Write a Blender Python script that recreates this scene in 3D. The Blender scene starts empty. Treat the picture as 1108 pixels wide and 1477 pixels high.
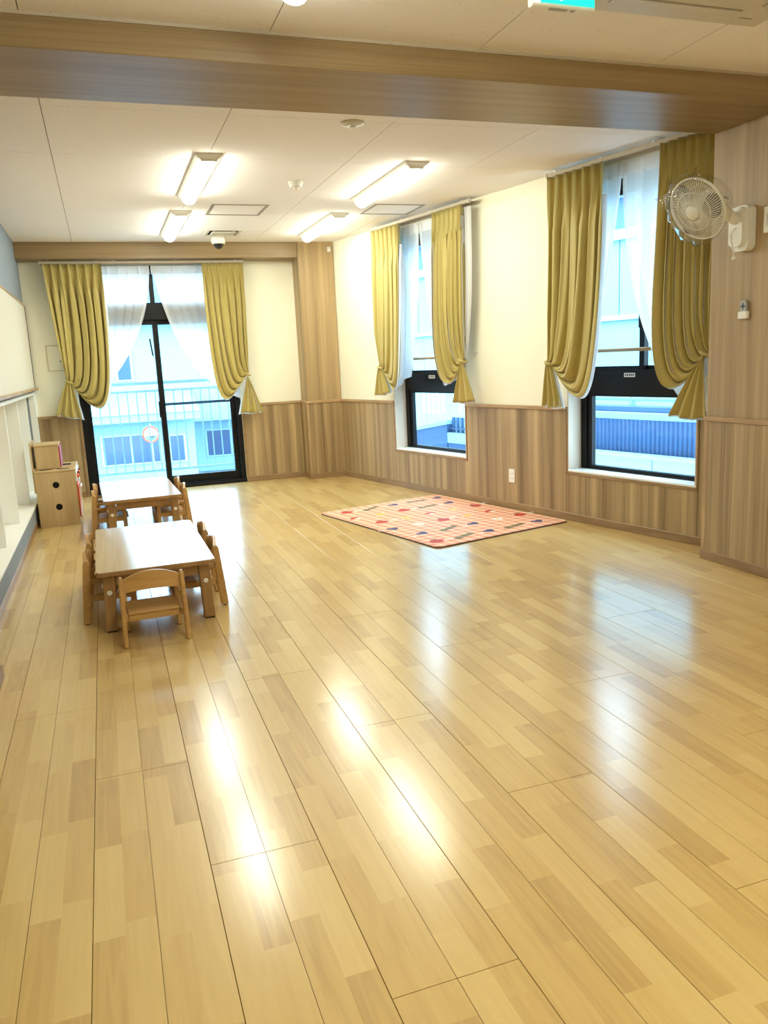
import bpy, bmesh, math, random
from mathutils import Vector, Matrix

# ------------------------------------------------------------------ camera, world, exposure
scene = bpy.context.scene
COL = scene.collection
F_PX, YAW, PITCH, ROLL, CAM_H = 1147.148, 0.3275, 0.1916, -0.0482, 1.3388
def camera_axes():
    f0 = Vector((math.sin(YAW), math.cos(YAW), 0)); r0 = Vector((math.cos(YAW), -math.sin(YAW), 0)); u0 = Vector((0, 0, 1))
    f = f0 * math.cos(PITCH) - u0 * math.sin(PITCH)
    u = u0 * math.cos(PITCH) + f0 * math.sin(PITCH)
    r = r0 * math.cos(ROLL) + u * math.sin(ROLL)
    u2 = u * math.cos(ROLL) - r0 * math.sin(ROLL)
    return r, u2, f
cd = bpy.data.cameras.new('camera')
cam = bpy.data.objects.new('camera', cd); COL.objects.link(cam)
r_, u_, f_ = camera_axes()
cam.matrix_world = Matrix(((r_.x, u_.x, -f_.x, 0), (r_.y, u_.y, -f_.y, 0), (r_.z, u_.z, -f_.z, CAM_H), (0, 0, 0, 1)))
cd.sensor_fit = 'VERTICAL'; cd.sensor_height = 24.0; cd.lens = 24.0 * F_PX / 1477.0
cd.clip_start = 0.05; cd.clip_end = 300
scene.camera = cam

SKY_COLOR, SKY_STRENGTH = (0.50, 0.77, 1.0), 10.5
LAMP_COLOR, LAMP_STRENGTH = (0.96, 1.0, 0.84), 56.0
world = bpy.data.worlds.new('overcast_sky'); scene.world = world; world.use_nodes = True
bg = world.node_tree.nodes['Background']
bg.inputs[0].default_value = (*SKY_COLOR, 1); bg.inputs[1].default_value = SKY_STRENGTH
scene.view_settings.view_transform = 'Standard'
scene.view_settings.look = 'None'
scene.view_settings.gamma = 1.0
scene.view_settings.exposure = 0.0
scene.view_settings.use_curve_mapping = False
scene.cycles.max_bounces = 10
scene.cycles.diffuse_bounces = 6
scene.cycles.transparent_max_bounces = 24
scene.cycles.sample_clamp_indirect = 8.0

random.seed(7)
PI = math.pi

# ------------------------------------------------------------------ helpers
def tag(o, label=None, cat=None, group=None, kind=None):
    if label: o['label'] = label
    if cat: o['category'] = cat
    if group: o['group'] = group
    if kind: o['kind'] = kind
    return o

def empty(name, loc=(0, 0, 0), rz=0.0, label=None, cat=None, group=None, kind=None):
    o = bpy.data.objects.new(name, None); COL.objects.link(o)
    o.location = loc; o.rotation_euler = (0, 0, rz)
    o.empty_display_size = 0.1
    return tag(o, label, cat, group, kind)

def link(name, me, mat, parent=None):
    o = bpy.data.objects.new(name, me); COL.objects.link(o)
    if mat is not None and not me.materials: me.materials.append(mat)
    if parent: o.parent = parent
    return o

def obj(name, bm, mat, parent=None, smooth=False, fix=True):
    if fix: bmesh.ops.recalc_face_normals(bm, faces=bm.faces)
    me = bpy.data.meshes.new(name); bm.to_mesh(me); bm.free()
    if smooth:
        for p in me.polygons: p.use_smooth = True
    return link(name, me, mat, parent)

def box(bm, lo, hi, bev=0.0, rot=None, seg=1):
    x0, y0, z0 = lo; x1, y1, z1 = hi
    vs = [bm.verts.new(c) for c in ((x0,y0,z0),(x1,y0,z0),(x1,y1,z0),(x0,y1,z0),(x0,y0,z1),(x1,y0,z1),(x1,y1,z1),(x0,y1,z1))]
    fs = [bm.faces.new([vs[i] for i in f]) for f in ((0,3,2,1),(4,5,6,7),(0,1,5,4),(1,2,6,5),(2,3,7,6),(3,0,4,7))]
    if bev > 0:
        es = list({e for f in fs for e in f.edges})
        res = bmesh.ops.bevel(bm, geom=es, offset=bev, segments=seg, affect='EDGES', profile=0.5)
    if rot is not None:
        bmesh.ops.transform(bm, matrix=rot, verts=[v for v in bm.verts])
    return vs

def newbox(lo, hi, bev=0.0, seg=1):
    bm = bmesh.new(); box(bm, lo, hi, bev, seg=seg); return bm

def tube(bm, pts, r, n=10, caps=True):
    """tube along points; r is a number or a list"""
    pts = [Vector(p) for p in pts]
    rs = r if isinstance(r, (list, tuple)) else [r] * len(pts)
    rings = []
    d0 = (pts[1] - pts[0]).normalized()
    ref = Vector((0, 0, 1)) if abs(d0.z) < 0.9 else Vector((1, 0, 0))
    for i, p in enumerate(pts):
        if i == 0: d = pts[1] - pts[0]
        elif i == len(pts) - 1: d = pts[-1] - pts[-2]
        else: d = pts[i + 1] - pts[i - 1]
        d.normalize()
        a = d.cross(ref).normalized(); b = d.cross(a).normalized()
        rings.append([bm.verts.new(p + (a * math.cos(2*PI*k/n) + b * math.sin(2*PI*k/n)) * rs[i]) for k in range(n)])
    for i in range(len(rings) - 1):
        for k in range(n):
            bm.faces.new((rings[i][k], rings[i][(k+1) % n], rings[i+1][(k+1) % n], rings[i+1][k]))
    if caps:
        bm.faces.new(list(reversed(rings[0]))); bm.faces.new(rings[-1])

def newtube(pts, r, n=10):
    bm = bmesh.new(); tube(bm, pts, r, n); return bm

def lathe(bm, prof, n=24, M=None):
    """profile of (radius, height) about z"""
    rings = []; M = M or Matrix.Identity(4)
    for (r, h) in prof:
        if r < 1e-6: rings.append([bm.verts.new(M @ Vector((0, 0, h)))])
        else: rings.append([bm.verts.new(M @ Vector((r*math.cos(2*PI*k/n), r*math.sin(2*PI*k/n), h))) for k in range(n)])
    for i in range(len(rings) - 1):
        A, B = rings[i], rings[i+1]
        for k in range(n):
            a = A[k % len(A)]; b = A[(k+1) % len(A)]; c = B[(k+1) % len(B)]; d = B[k % len(B)]
            vs = []
            for q in (a, b, c, d):
                if q not in vs: vs.append(q)
            if len(vs) >= 3:
                try: bm.faces.new(vs)
                except ValueError: pass

def newlathe(prof, n=24, M=None):
    bm = bmesh.new(); lathe(bm, prof, n, M); return bm

def prism(bm, poly, h0, h1, M=None):
    """polygon (x,y) extruded from z=h0 to h1"""
    M = M or Matrix.Identity(4)
    a = [bm.verts.new(M @ Vector((x, y, h0))) for x, y in poly]
    b = [bm.verts.new(M @ Vector((x, y, h1))) for x, y in poly]
    bm.faces.new(list(reversed(a))); bm.faces.new(b)
    for i in range(len(poly)):
        j = (i + 1) % len(poly)
        bm.faces.new((a[i], a[j], b[j], b[i]))

def newprism(poly, h0, h1, M=None):
    bm = bmesh.new(); prism(bm, poly, h0, h1, M); return bm

def rrect(x0, y0, x1, y1, r, n=5):
    out = []
    for cx, cy, a in ((x1-r, y1-r, 0), (x0+r, y1-r, 90), (x0+r, y0+r, 180), (x1-r, y0+r, 270)):
        for k in range(n + 1):
            t = math.radians(a + 90*k/n); out.append((cx + r*math.cos(t), cy + r*math.sin(t)))
    return out

def frame_bm(x0, x1, z0, z1, w, y0, y1, wt=None, wb=None):
    """rectangular frame in the x-z plane, member width w (top wt, bottom wb), depth y0..y1"""
    wt = w if wt is None else wt; wb = w if wb is None else wb
    bm = bmesh.new()
    box(bm, (x0, y0, z0), (x0 + w, y1, z1)); box(bm, (x1 - w, y0, z0), (x1, y1, z1))
    box(bm, (x0 + w, y0, z1 - wt), (x1 - w, y1, z1)); box(bm, (x0 + w, y0, z0), (x1 - w, y1, z0 + wb))
    return bm

def wall_bm(x0, x1, z0, z1, y0, y1, holes):
    """wall slab in x-z with rectangular holes (hx0,hx1,hz0,hz1)"""
    xs = sorted({x0, x1} | {h[0] for h in holes} | {h[1] for h in holes})
    zs = sorted({z0, z1} | {h[2] for h in holes} | {h[3] for h in holes})
    def solid(i, k):
        if i < 0 or k < 0 or i >= len(xs)-1 or k >= len(zs)-1: return False
        cx = (xs[i]+xs[i+1])/2; cz = (zs[k]+zs[k+1])/2
        return not any(h[0] < cx < h[1] and h[2] < cz < h[3] for h in holes)
    bm = bmesh.new(); cache = {}
    def V(x, y, z):
        key = (round(x, 5), round(y, 5), round(z, 5))
        if key not in cache: cache[key] = bm.verts.new((x, y, z))
        return cache[key]
    for i in range(len(xs)-1):
        for k in range(len(zs)-1):
            if not solid(i, k): continue
            a, b, c, d = xs[i], xs[i+1], zs[k], zs[k+1]
            bm.faces.new((V(a,y0,c), V(b,y0,c), V(b,y0,d), V(a,y0,d)))
            bm.faces.new((V(a,y1,c), V(a,y1,d), V(b,y1,d), V(b,y1,c)))
            if not solid(i-1, k): bm.faces.new((V(a,y0,c), V(a,y0,d), V(a,y1,d), V(a,y1,c)))
            if not solid(i+1, k): bm.faces.new((V(b,y0,c), V(b,y1,c), V(b,y1,d), V(b,y0,d)))
            if not solid(i, k-1): bm.faces.new((V(a,y0,c), V(a,y1,c), V(b,y1,c), V(b,y0,c)))
            if not solid(i, k+1): bm.faces.new((V(a,y0,d), V(b,y0,d), V(b,y1,d), V(a,y1,d)))
    return bm

def copy_tree(o, parent=None):
    c = o.copy(); COL.objects.link(c)
    if parent: c.parent = parent
    for ch in o.children: copy_tree(ch, c)
    return c

# ------------------------------------------------------------------ materials
def mat_base(name):
    m = bpy.data.materials.new(name); m.use_nodes = True
    nt = m.node_tree
    return m, nt, nt.nodes['Principled BSDF'], nt.nodes.new, nt.links.new

def plain(name, col, rough=0.5, spec=0.5, metal=0.0, noise=0.04, scale=30.0, emit=None, estr=0.0, bump=0.0):
    m, nt, p, N, L = mat_base(name)
    p.inputs['Roughness'].default_value = rough
    p.inputs['Specular IOR Level'].default_value = spec
    p.inputs['Metallic'].default_value = metal
    tc = N('ShaderNodeTexCoord'); nz = N('ShaderNodeTexNoise'); nz.inputs['Scale'].default_value = scale
    L(tc.outputs['Object'], nz.inputs['Vector'])
    mx = N('ShaderNodeMix'); mx.data_type = 'RGBA'
    mx.inputs[6].default_value = (*[c*(1-noise) for c in col], 1); mx.inputs[7].default_value = (*[min(1, c*(1+noise)) for c in col], 1)
    L(nz.outputs['Fac'], mx.inputs[0]); L(mx.outputs[2], p.inputs['Base Color'])
    if emit:
        p.inputs['Emission Color'].default_value = (*emit, 1); p.inputs['Emission Strength'].default_value = estr
    if bump:
        b = N('ShaderNodeBump'); b.inputs['Strength'].default_value = bump; b.inputs['Distance'].default_value = 0.002
        L(nz.outputs['Fac'], b.inputs['Height']); L(b.outputs['Normal'], p.inputs['Normal'])
    return m

def wood(name, c_dark, c_light, fine=(70, 70, 1.6), strip=(9, 9, 0.25), rough=0.45, spec=0.4, mixs=0.6):
    """wood print: fine grain plus broad tone strips; the low-scale axis is the grain direction"""
    m, nt, p, N, L = mat_base(name)
    p.inputs['Roughness'].default_value = rough; p.inputs['Specular IOR Level'].default_value = spec
    tc = N('ShaderNodeTexCoord')
    def nz(sc, detail):
        mp = N('ShaderNodeMapping'); mp.inputs['Scale'].default_value = sc
        L(tc.outputs['Object'], mp.inputs['Vector'])
        n = N('ShaderNodeTexNoise'); n.inputs['Scale'].default_value = 1.0; n.inputs['Detail'].default_value = detail
        L(mp.outputs['Vector'], n.inputs['Vector']); return n.outputs['Fac']
    a = nz(fine, 3.0); b = nz(strip, 1.0)
    mm = N('ShaderNodeMix'); mm.data_type = 'FLOAT'; mm.inputs[0].default_value = mixs
    L(a, mm.inputs[2]); L(b, mm.inputs[3])
    cr = N('ShaderNodeValToRGB')
    cr.color_ramp.elements[0].position = 0.34; cr.color_ramp.elements[0].color = (*c_dark, 1)
    cr.color_ramp.elements[1].position = 0.66; cr.color_ramp.elements[1].color = (*c_light, 1)
    L(mm.outputs[0], cr.inputs['Fac']); L(cr.outputs['Color'], p.inputs['Base Color'])
    return m

def floor_material():
    m, nt, p, N, L = mat_base('birch_strip_flooring')
    p.inputs['Roughness'].default_value = 0.45; p.inputs['Specular IOR Level'].default_value = 0.3
    p.inputs['Coat Weight'].default_value = 1.0; p.inputs['Coat Roughness'].default_value = 0.19; p.inputs['Coat IOR'].default_value = 1.6
    geo = N('ShaderNodeNewGeometry'); sp = N('ShaderNodeSeparateXYZ'); L(geo.outputs['Position'], sp.inputs[0])
    def math_(op, a, b=None):
        n = N('ShaderNodeMath'); n.operation = op
        for i, q in enumerate((a, b)):
            if q is None: continue
            if isinstance(q, (int, float)): n.inputs[i].default_value = q
            else: L(q, n.inputs[i])
        return n.outputs[0]
    xi = math_('FLOOR', math_('DIVIDE', math_('ADD', sp.outputs[0], 5.0146+0.0), 0.07575))
    w1 = N('ShaderNodeTexWhiteNoise'); w1.noise_dimensions = '1D'; L(xi, w1.inputs['W'])
    yj = math_('FLOOR', math_('ADD', math_('DIVIDE', sp.outputs[1], 0.40), math_('MULTIPLY', w1.outputs['Value'], 9.7)))
    cb = N('ShaderNodeCombineXYZ'); L(xi, cb.inputs[0]); L(yj, cb.inputs[1])
    w2 = N('ShaderNodeTexWhiteNoise'); w2.noise_dimensions = '2D'; L(cb.outputs[0], w2.inputs['Vector'])
    # grain, shifted per lamella
    off = N('ShaderNodeVectorMath'); off.operation = 'MULTIPLY_ADD'
    L(w2.outputs['Color'], off.inputs[0]); off.inputs[1].default_value = (30, 30, 30)
    mp = N('ShaderNodeMapping'); mp.inputs['Scale'].default_value = (34, 2.0, 1); L(geo.outputs['Position'], mp.inputs['Vector'])
    L(mp.outputs['Vector'], off.inputs[2])
    nz = N('ShaderNodeTexNoise'); nz.inputs['Scale'].default_value = 1.0; nz.inputs['Detail'].default_value = 4.0
    nz.inputs['Distortion'].default_value = 1.4
    L(off.outputs[0], nz.inputs['Vector'])
    fac = math_('ADD', math_('MULTIPLY', w2.outputs['Value'], 0.50), math_('MULTIPLY', nz.outputs['Fac'], 0.56))
    cr = N('ShaderNodeValToRGB')
    e = cr.color_ramp.elements
    e[0].position = 0.12; e[0].color = (0.43, 0.265, 0.085, 1)
    e[1].position = 0.92; e[1].color = (0.70, 0.495, 0.195, 1)
    k = e.new(0.42); k.color = (0.585, 0.38, 0.128, 1)
    L(fac, cr.inputs['Fac']); L(cr.outputs['Color'], p.inputs['Base Color'])
    return m

def ceiling_material():
    m, nt, p, N, L = mat_base('pinhole_ceiling_board')
    p.inputs['Roughness'].default_value = 0.9; p.inputs['Specular IOR Level'].default_value = 0.1
    geo = N('ShaderNodeNewGeometry')
    vo = N('ShaderNodeTexVoronoi'); vo.inputs['Scale'].default_value = 24.0; vo.inputs['Randomness'].default_value = 0.75
    L(geo.outputs['Position'], vo.inputs['Vector'])
    cr = N('ShaderNodeValToRGB'); e = cr.color_ramp.elements
    e[0].position = 0.045; e[0].color = (0.20, 0.15, 0.11, 1); e[1].position = 0.075; e[1].color = (0.83, 0.785, 0.77, 1)
    L(vo.outputs['Distance'], cr.inputs['Fac']); L(cr.outputs['Color'], p.inputs['Base Color'])
    return m

def fabric(name, col, trans=0.12, scale=220.0):
    m = bpy.data.materials.new(name); m.use_nodes = True; nt = m.node_tree; N = nt.nodes.new; L = nt.links.new
    nt.nodes.remove(nt.nodes['Principled BSDF']); out = nt.nodes['Material Output']
    tc = N('ShaderNodeTexCoord'); nz = N('ShaderNodeTexNoise'); nz.inputs['Scale'].default_value = scale
    L(tc.outputs['Object'], nz.inputs['Vector'])
    mx = N('ShaderNodeMix'); mx.data_type = 'RGBA'
    mx.inputs[6].default_value = (*[c*0.9 for c in col], 1); mx.inputs[7].default_value = (*[min(1, c*1.1) for c in col], 1)
    L(nz.outputs['Fac'], mx.inputs[0])
    pb = N('ShaderNodeBsdfPrincipled'); pb.inputs['Roughness'].default_value = 0.55
    pb.inputs['Specular IOR Level'].default_value = 0.35; pb.inputs['Sheen Weight'].default_value = 0.25
    tr = N('ShaderNodeBsdfTranslucent')
    L(mx.outputs[2], pb.inputs['Base Color']); L(mx.outputs[2], tr.inputs['Color'])
    ms = N('ShaderNodeMixShader'); ms.inputs[0].default_value = trans
    L(pb.outputs[0], ms.inputs[1]); L(tr.outputs[0], ms.inputs[2]); L(ms.outputs[0], out.inputs['Surface'])
    return m

def sheer_material():
    m = bpy.data.materials.new('white_sheer_voile'); m.use_nodes = True; nt = m.node_tree; N = nt.nodes.new; L = nt.links.new
    nt.nodes.remove(nt.nodes['Principled BSDF']); out = nt.nodes['Material Output']
    df = N('ShaderNodeBsdfDiffuse'); df.inputs['Color'].default_value = (0.88, 0.86, 0.85, 1)
    tl = N('ShaderNodeBsdfTranslucent'); tl.inputs['Color'].default_value = (0.95, 0.90, 0.87, 1)
    tp = N('ShaderNodeBsdfTransparent')
    tc = N('ShaderNodeTexCoord'); nz = N('ShaderNodeTexNoise'); nz.inputs['Scale'].default_value = 400
    L(tc.outputs['Object'], nz.inputs['Vector'])
    mr = N('ShaderNodeMapRange'); mr.inputs['To Min'].default_value = 0.16; mr.inputs['To Max'].default_value = 0.34
    L(nz.outputs['Fac'], mr.inputs['Value'])
    a = N('ShaderNodeMixShader'); a.inputs[0].default_value = 0.5
    L(df.outputs[0], a.inputs[1]); L(tl.outputs[0], a.inputs[2])
    b = N('ShaderNodeMixShader'); L(mr.outputs[0], b.inputs[0]); L(a.outputs[0], b.inputs[1]); L(tp.outputs[0], b.inputs[2])
    L(b.outputs[0], out.inputs['Surface'])
    return m

def glass_material(name, tint=(1, 1, 1), rough=0.0, ior=1.45, bump=0.0, haze=0.0):
    """thin pane: transparent with Fresnel reflection"""
    m = bpy.data.materials.new(name); m.use_nodes = True; nt = m.node_tree; N = nt.nodes.new; L = nt.links.new
    nt.nodes.remove(nt.nodes['Principled BSDF']); out = nt.nodes['Material Output']
    tp = N('ShaderNodeBsdfTransparent'); tp.inputs['Color'].default_value = (*tint, 1)
    gl = N('ShaderNodeBsdfGlossy'); gl.inputs['Roughness'].default_value = rough
    fr = N('ShaderNodeFresnel'); fr.inputs['IOR'].default_value = ior
    if bump:
        tc = N('ShaderNodeTexCoord'); nz = N('ShaderNodeTexNoise'); nz.inputs['Scale'].default_value = 26; nz.inputs['Detail'].default_value = 2
        L(tc.outputs['Object'], nz.inputs['Vector'])
        b = N('ShaderNodeBump'); b.inputs['Strength'].default_value = bump; b.inputs['Distance'].default_value = 0.02
        L(nz.outputs['Fac'], b.inputs['Height']); L(b.outputs[0], gl.inputs['Normal']); L(b.outputs[0], fr.inputs['Normal'])
    ge = N('ShaderNodeNewGeometry'); inv = N('ShaderNodeMath'); inv.operation = 'SUBTRACT'; inv.inputs[0].default_value = 1.0; L(ge.outputs['Backfacing'], inv.inputs[1])
    mu = N('ShaderNodeMath'); mu.operation = 'MULTIPLY'; L(fr.outputs[0], mu.inputs[0]); L(inv.outputs[0], mu.inputs[1])   # reflect on the outer face only (thin sheet)
    ms = N('ShaderNodeMixShader'); L(mu.outputs[0], ms.inputs[0]); L(tp.outputs[0], ms.inputs[1]); L(gl.outputs[0], ms.inputs[2])
    last = ms
    if haze:
        df = N('ShaderNodeBsdfDiffuse'); df.inputs['Color'].default_value = (0.9, 0.9, 0.9, 1)
        m2 = N('ShaderNodeMixShader'); m2.inputs[0].default_value = haze
        L(ms.outputs[0], m2.inputs[1]); L(df.outputs[0], m2.inputs[2]); last = m2
    L(last.outputs[0], out.inputs['Surface'])
    return m

def rug_material():
    m, nt, p, N, L = mat_base('pink_gingham_rug')
    p.inputs['Roughness'].default_value = 0.55; p.inputs['Specular IOR Level'].default_value = 0.35
    tc = N('ShaderNodeTexCoord'); sp = N('ShaderNodeSeparateXYZ'); L(tc.outputs['Object'], sp.inputs[0])
    def chk(sock):
        a = N('ShaderNodeMath'); a.operation = 'MULTIPLY'; a.inputs[1].default_value = 1/0.085; L(sock, a.inputs[0])
        f = N('ShaderNodeMath'); f.operation = 'FRACT'; L(a.outputs[0], f.inputs[0])
        g = N('ShaderNodeMath'); g.operation = 'GREATER_THAN'; g.inputs[1].default_value = 0.5; L(f.outputs[0], g.inputs[0]); return g.outputs[0]
    ad = N('ShaderNodeMath'); ad.operation = 'ADD'; L(chk(sp.outputs[0]), ad.inputs[0]); L(chk(sp.outputs[1]), ad.inputs[1])
    hf = N('ShaderNodeMath'); hf.operation = 'MULTIPLY'; hf.inputs[1].default_value = 0.5; L(ad.outputs[0], hf.inputs[0])
    cr = N('ShaderNodeValToRGB'); e = cr.color_ramp.elements
    e[0].position = 0.0; e[0].color = (0.84, 0.58, 0.42, 1); e[1].position = 1.0; e[1].color = (0.74, 0.27, 0.15, 1)
    L(hf.outputs[0], cr.inputs['Fac']); L(cr.outputs['Color'], p.inputs['Base Color'])
    return m

M = {}
M['floor'] = floor_material()
M['subfloor'] = plain('dark_subfloor', (0.10, 0.06, 0.03), 0.9)
M['ceil'] = ceiling_material()
M['ceil_gap'] = plain('dark_board_joint', (0.16, 0.12, 0.09), 0.9)
M['cream'] = plain('cream_wallpaper', (0.84, 0.81, 0.66), 0.85, 0.2, noise=0.03, scale=160, bump=0.05)
M['greyblue'] = plain('grey_blue_wallpaper', (0.25, 0.29, 0.33), 0.85, 0.2, noise=0.03, scale=160)
M['wains'] = wood('oak_wainscot_print', (0.19, 0.118, 0.054), (0.50, 0.355, 0.180), (85, 85, 1.2), (11, 11, 0.2), 0.42, 0.4, 0.66)
M['pillar'] = wood('oak_pillar_print', (0.29, 0.190, 0.090), (0.46, 0.325, 0.165), (110, 110, 1.6), (14, 14, 0.3), 0.42)
M['beam'] = wood('oak_beam_print', (0.215, 0.142, 0.066), (0.33, 0.226, 0.112), (1.4, 110, 110), (0.3, 16, 16), 0.4)
M['trim'] = wood('oak_trim', (0.33, 0.205, 0.10), (0.50, 0.335, 0.175), (4, 4, 4), (2, 2, 2), 0.4)
M['base'] = wood('brown_baseboard', (0.235, 0.14, 0.065), (0.345, 0.215, 0.105), (6, 6, 40), (2, 2, 9), 0.4)
M['white'] = plain('white_plastic', (0.82, 0.80, 0.74), 0.35, 0.5, noise=0.01)
M['whitepaint'] = plain('white_board', (0.86, 0.85, 0.80), 0.4, 0.4, noise=0.01)
M['offwhite'] = plain('warm_grey_plastic', (0.60, 0.55, 0.48), 0.45, 0.4, noise=0.02)
M['reveal'] = plain('light_grey_reveal', (0.60, 0.50, 0.39), 0.5, 0.4, noise=0.02)
M['sill'] = plain('white_stone_sill', (0.9, 0.9, 0.88), 0.18, 0.6, noise=0.02)
M['black'] = plain('black_aluminium', (0.004, 0.004, 0.005), 0.4, 0.25, noise=0.05)
M['blackrubber'] = plain('black_hole', (0.008, 0.008, 0.008), 0.8, 0.2)
M['steel'] = plain('brushed_steel', (0.55, 0.55, 0.55), 0.3, 0.5, 1.0, noise=0.02)
M['hatchrim'] = plain('grey_brown_hatch_rim', (0.27, 0.23, 0.19), 0.5, 0.4)
M['glass'] = glass_material('window_glass', (0.97, 0.985, 0.99))
M['drape'] = fabric('olive_gold_blackout', (0.47, 0.375, 0.115), 0.015)
M['lining'] = fabric('white_curtain_lining', (0.80, 0.80, 0.82), 0.35)
M['sheer'] = sheer_material()
M['rail'] = plain('ivory_curtain_track', (0.46, 0.39, 0.30), 0.4, 0.5)
M['lampglow'] = plain('lit_lamp_diffuser', (0.9, 0.9, 0.88), 0.5, 0.3, emit=LAMP_COLOR, estr=LAMP_STRENGTH)
M['lampbody'] = plain('white_lamp_body', (0.72, 0.69, 0.62), 0.45, 0.4)
M['tabletop'] = wood('pale_laminate_tabletop', (0.56, 0.42, 0.28), (0.70, 0.55, 0.39), (60, 1.6, 60), (7, 0.3, 7), 0.16, 0.6)
M['tablewood'] = wood('honey_table_wood', (0.27, 0.145, 0.052), (0.40, 0.225, 0.085), (50, 50, 3), (8, 8, 0.6), 0.35)
M['chairwood'] = wood('honey_chair_wood', (0.40, 0.215, 0.065), (0.56, 0.325, 0.115), (6, 50, 50), (2, 8, 8), 0.32)
M['toywood'] = wood('pale_birch_toy', (0.47, 0.325, 0.15), (0.60, 0.43, 0.215), (60, 60, 3), (9, 9, 0.6), 0.4)
M['orange'] = plain('orange_toy_door', (0.75, 0.13, 0.025), 0.35)
M['red'] = plain('dark_red_toy_panel', (0.42, 0.025, 0.035), 0.35)
M['rug'] = rug_material()
M['rugedge'] = plain('dark_rug_binding', (0.07, 0.04, 0.04), 0.7)
M['bag'] = glass_material('clear_plastic_bag', (0.95, 0.95, 0.94), 0.05, 1.5, bump=0.55, haze=0.012)
M['fanblade'] = glass_material('smoky_clear_blade', (0.62, 0.62, 0.63), 0.08, 1.4, haze=0.02)
M['exit'] = plain('lit_exit_sign_green', (0.02, 0.5, 0.45), 0.4, emit=(0.0, 0.72, 0.62), estr=1.1)
M['exitwhite'] = plain('lit_exit_sign_white', (0.9, 0.9, 0.9), 0.4, emit=(0.9, 1.0, 1.0), estr=1.2)
M['whiteboard'] = plain('whiteboard_surface', (0.87, 0.85, 0.77), 0.22, 0.5, noise=0.01)
M['lensblack'] = plain('smoked_dome', (0.01, 0.01, 0.012), 0.08, 0.6)
M['darkblue'] = plain('navy_symbol', (0.03, 0.045, 0.09), 0.5)
M['greyremote'] = plain('grey_remote_shell', (0.36, 0.34, 0.31), 0.45)
# exterior
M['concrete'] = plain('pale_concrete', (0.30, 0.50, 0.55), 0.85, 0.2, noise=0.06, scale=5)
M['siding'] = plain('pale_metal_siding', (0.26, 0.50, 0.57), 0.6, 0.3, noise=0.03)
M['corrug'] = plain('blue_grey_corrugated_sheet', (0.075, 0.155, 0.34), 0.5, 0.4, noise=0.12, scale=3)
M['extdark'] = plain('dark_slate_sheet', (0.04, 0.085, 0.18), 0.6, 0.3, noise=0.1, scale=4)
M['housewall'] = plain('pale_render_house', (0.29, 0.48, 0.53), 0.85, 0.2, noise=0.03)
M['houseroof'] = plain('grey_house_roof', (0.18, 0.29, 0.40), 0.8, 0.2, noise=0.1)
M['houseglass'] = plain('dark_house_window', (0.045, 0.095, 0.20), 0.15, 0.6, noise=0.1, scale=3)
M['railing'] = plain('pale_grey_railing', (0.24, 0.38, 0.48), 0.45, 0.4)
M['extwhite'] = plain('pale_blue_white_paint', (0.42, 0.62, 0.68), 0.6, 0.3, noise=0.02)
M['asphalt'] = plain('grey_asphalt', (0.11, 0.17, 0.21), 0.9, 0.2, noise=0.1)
M['mirrorface'] = plain('convex_mirror_face', (0.7, 0.75, 0.8), 0.15, 0.5, 0.9)

# ------------------------------------------------------------------ room dimensions (metres; camera stands over x=0,y=0)
H = 2.628; XL = -0.692; YB = 9.182; YF = -3.0; ZR = 0.896
ANG = 0.2284
AX, AY = 3.4873, 5.0
SX, SY = math.sin(ANG), -math.cos(ANG)
NX, NY = -math.cos(ANG), -math.sin(ANG)
def wp(s, n, z=0.0):  # point on the slanted right wall: s along (towards camera), n into the room
    return Vector((AX + SX*s + NX*n, AY + SY*s + NY*n, z))
RW = PI/2 + ANG      # wall frame rotation: local x = -s, local y = n
RB = PI              # back wall frame: local x = -x, local y = -y (into the room)
def wall_frame(name, **k): return empty(name, (AX, AY, 0), RW, **k)
def back_frame(name, **k): return empty(name, (0, YB, 0), RB, **k)
S_CORNER = (YB - AY) / SY
S_NEAR = (YF - AY) / SY

def clip_right(bm, n_off=0.0):
    """cut away everything beyond the slanted wall"""
    bmesh.ops.bisect_plane(bm, geom=bm.verts[:] + bm.edges[:] + bm.faces[:], plane_co=wp(0, n_off), plane_no=(-NX, -NY, 0), clear_outer=True)
    return bm

# ------------------------------------------------------------------ floor
fl = newprism([(XL - 0.4, YF), (wp(S_NEAR, 0).x, YF), (wp(S_CORNER, 0).x, YB), (XL - 0.4, YB)], -0.12, -0.012)
floor = obj('floor', fl, M['subfloor']); tag(floor, 'glossy pale birch strip flooring covering the whole room', 'floor', kind='structure')
X0S = -0.0146 - 0.1515; BL = 1.868; BW = 0.303; G = 0.0007
def plank_bm(x, y0, y1, w):
    bm = bmesh.new()
    half = w/2
    prof = [(G, -0.011), (G, -0.0012), (G + 0.0008, 0.0)]
    if w > 0.2: prof += [(half - G, 0.0), (half - 0.0006, -0.009), (half + 0.0006, -0.009), (half + G, 0.0)]
    prof += [(w - G - 0.0008, 0.0), (w - G, -0.0012), (w - G, -0.011)]
    a = [bm.verts.new((x + px, y0 + 0.0012, pz)) for px, pz in prof]; b = [bm.verts.new((x + px, y1 - 0.0012, pz)) for px, pz in prof]
    for i in range(len(prof) - 1): bm.faces.new((a[i], a[i+1], b[i+1], b[i]))
    bm.faces.new(a); bm.faces.new(list(reversed(b)))
    return bm
i = -2
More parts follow.
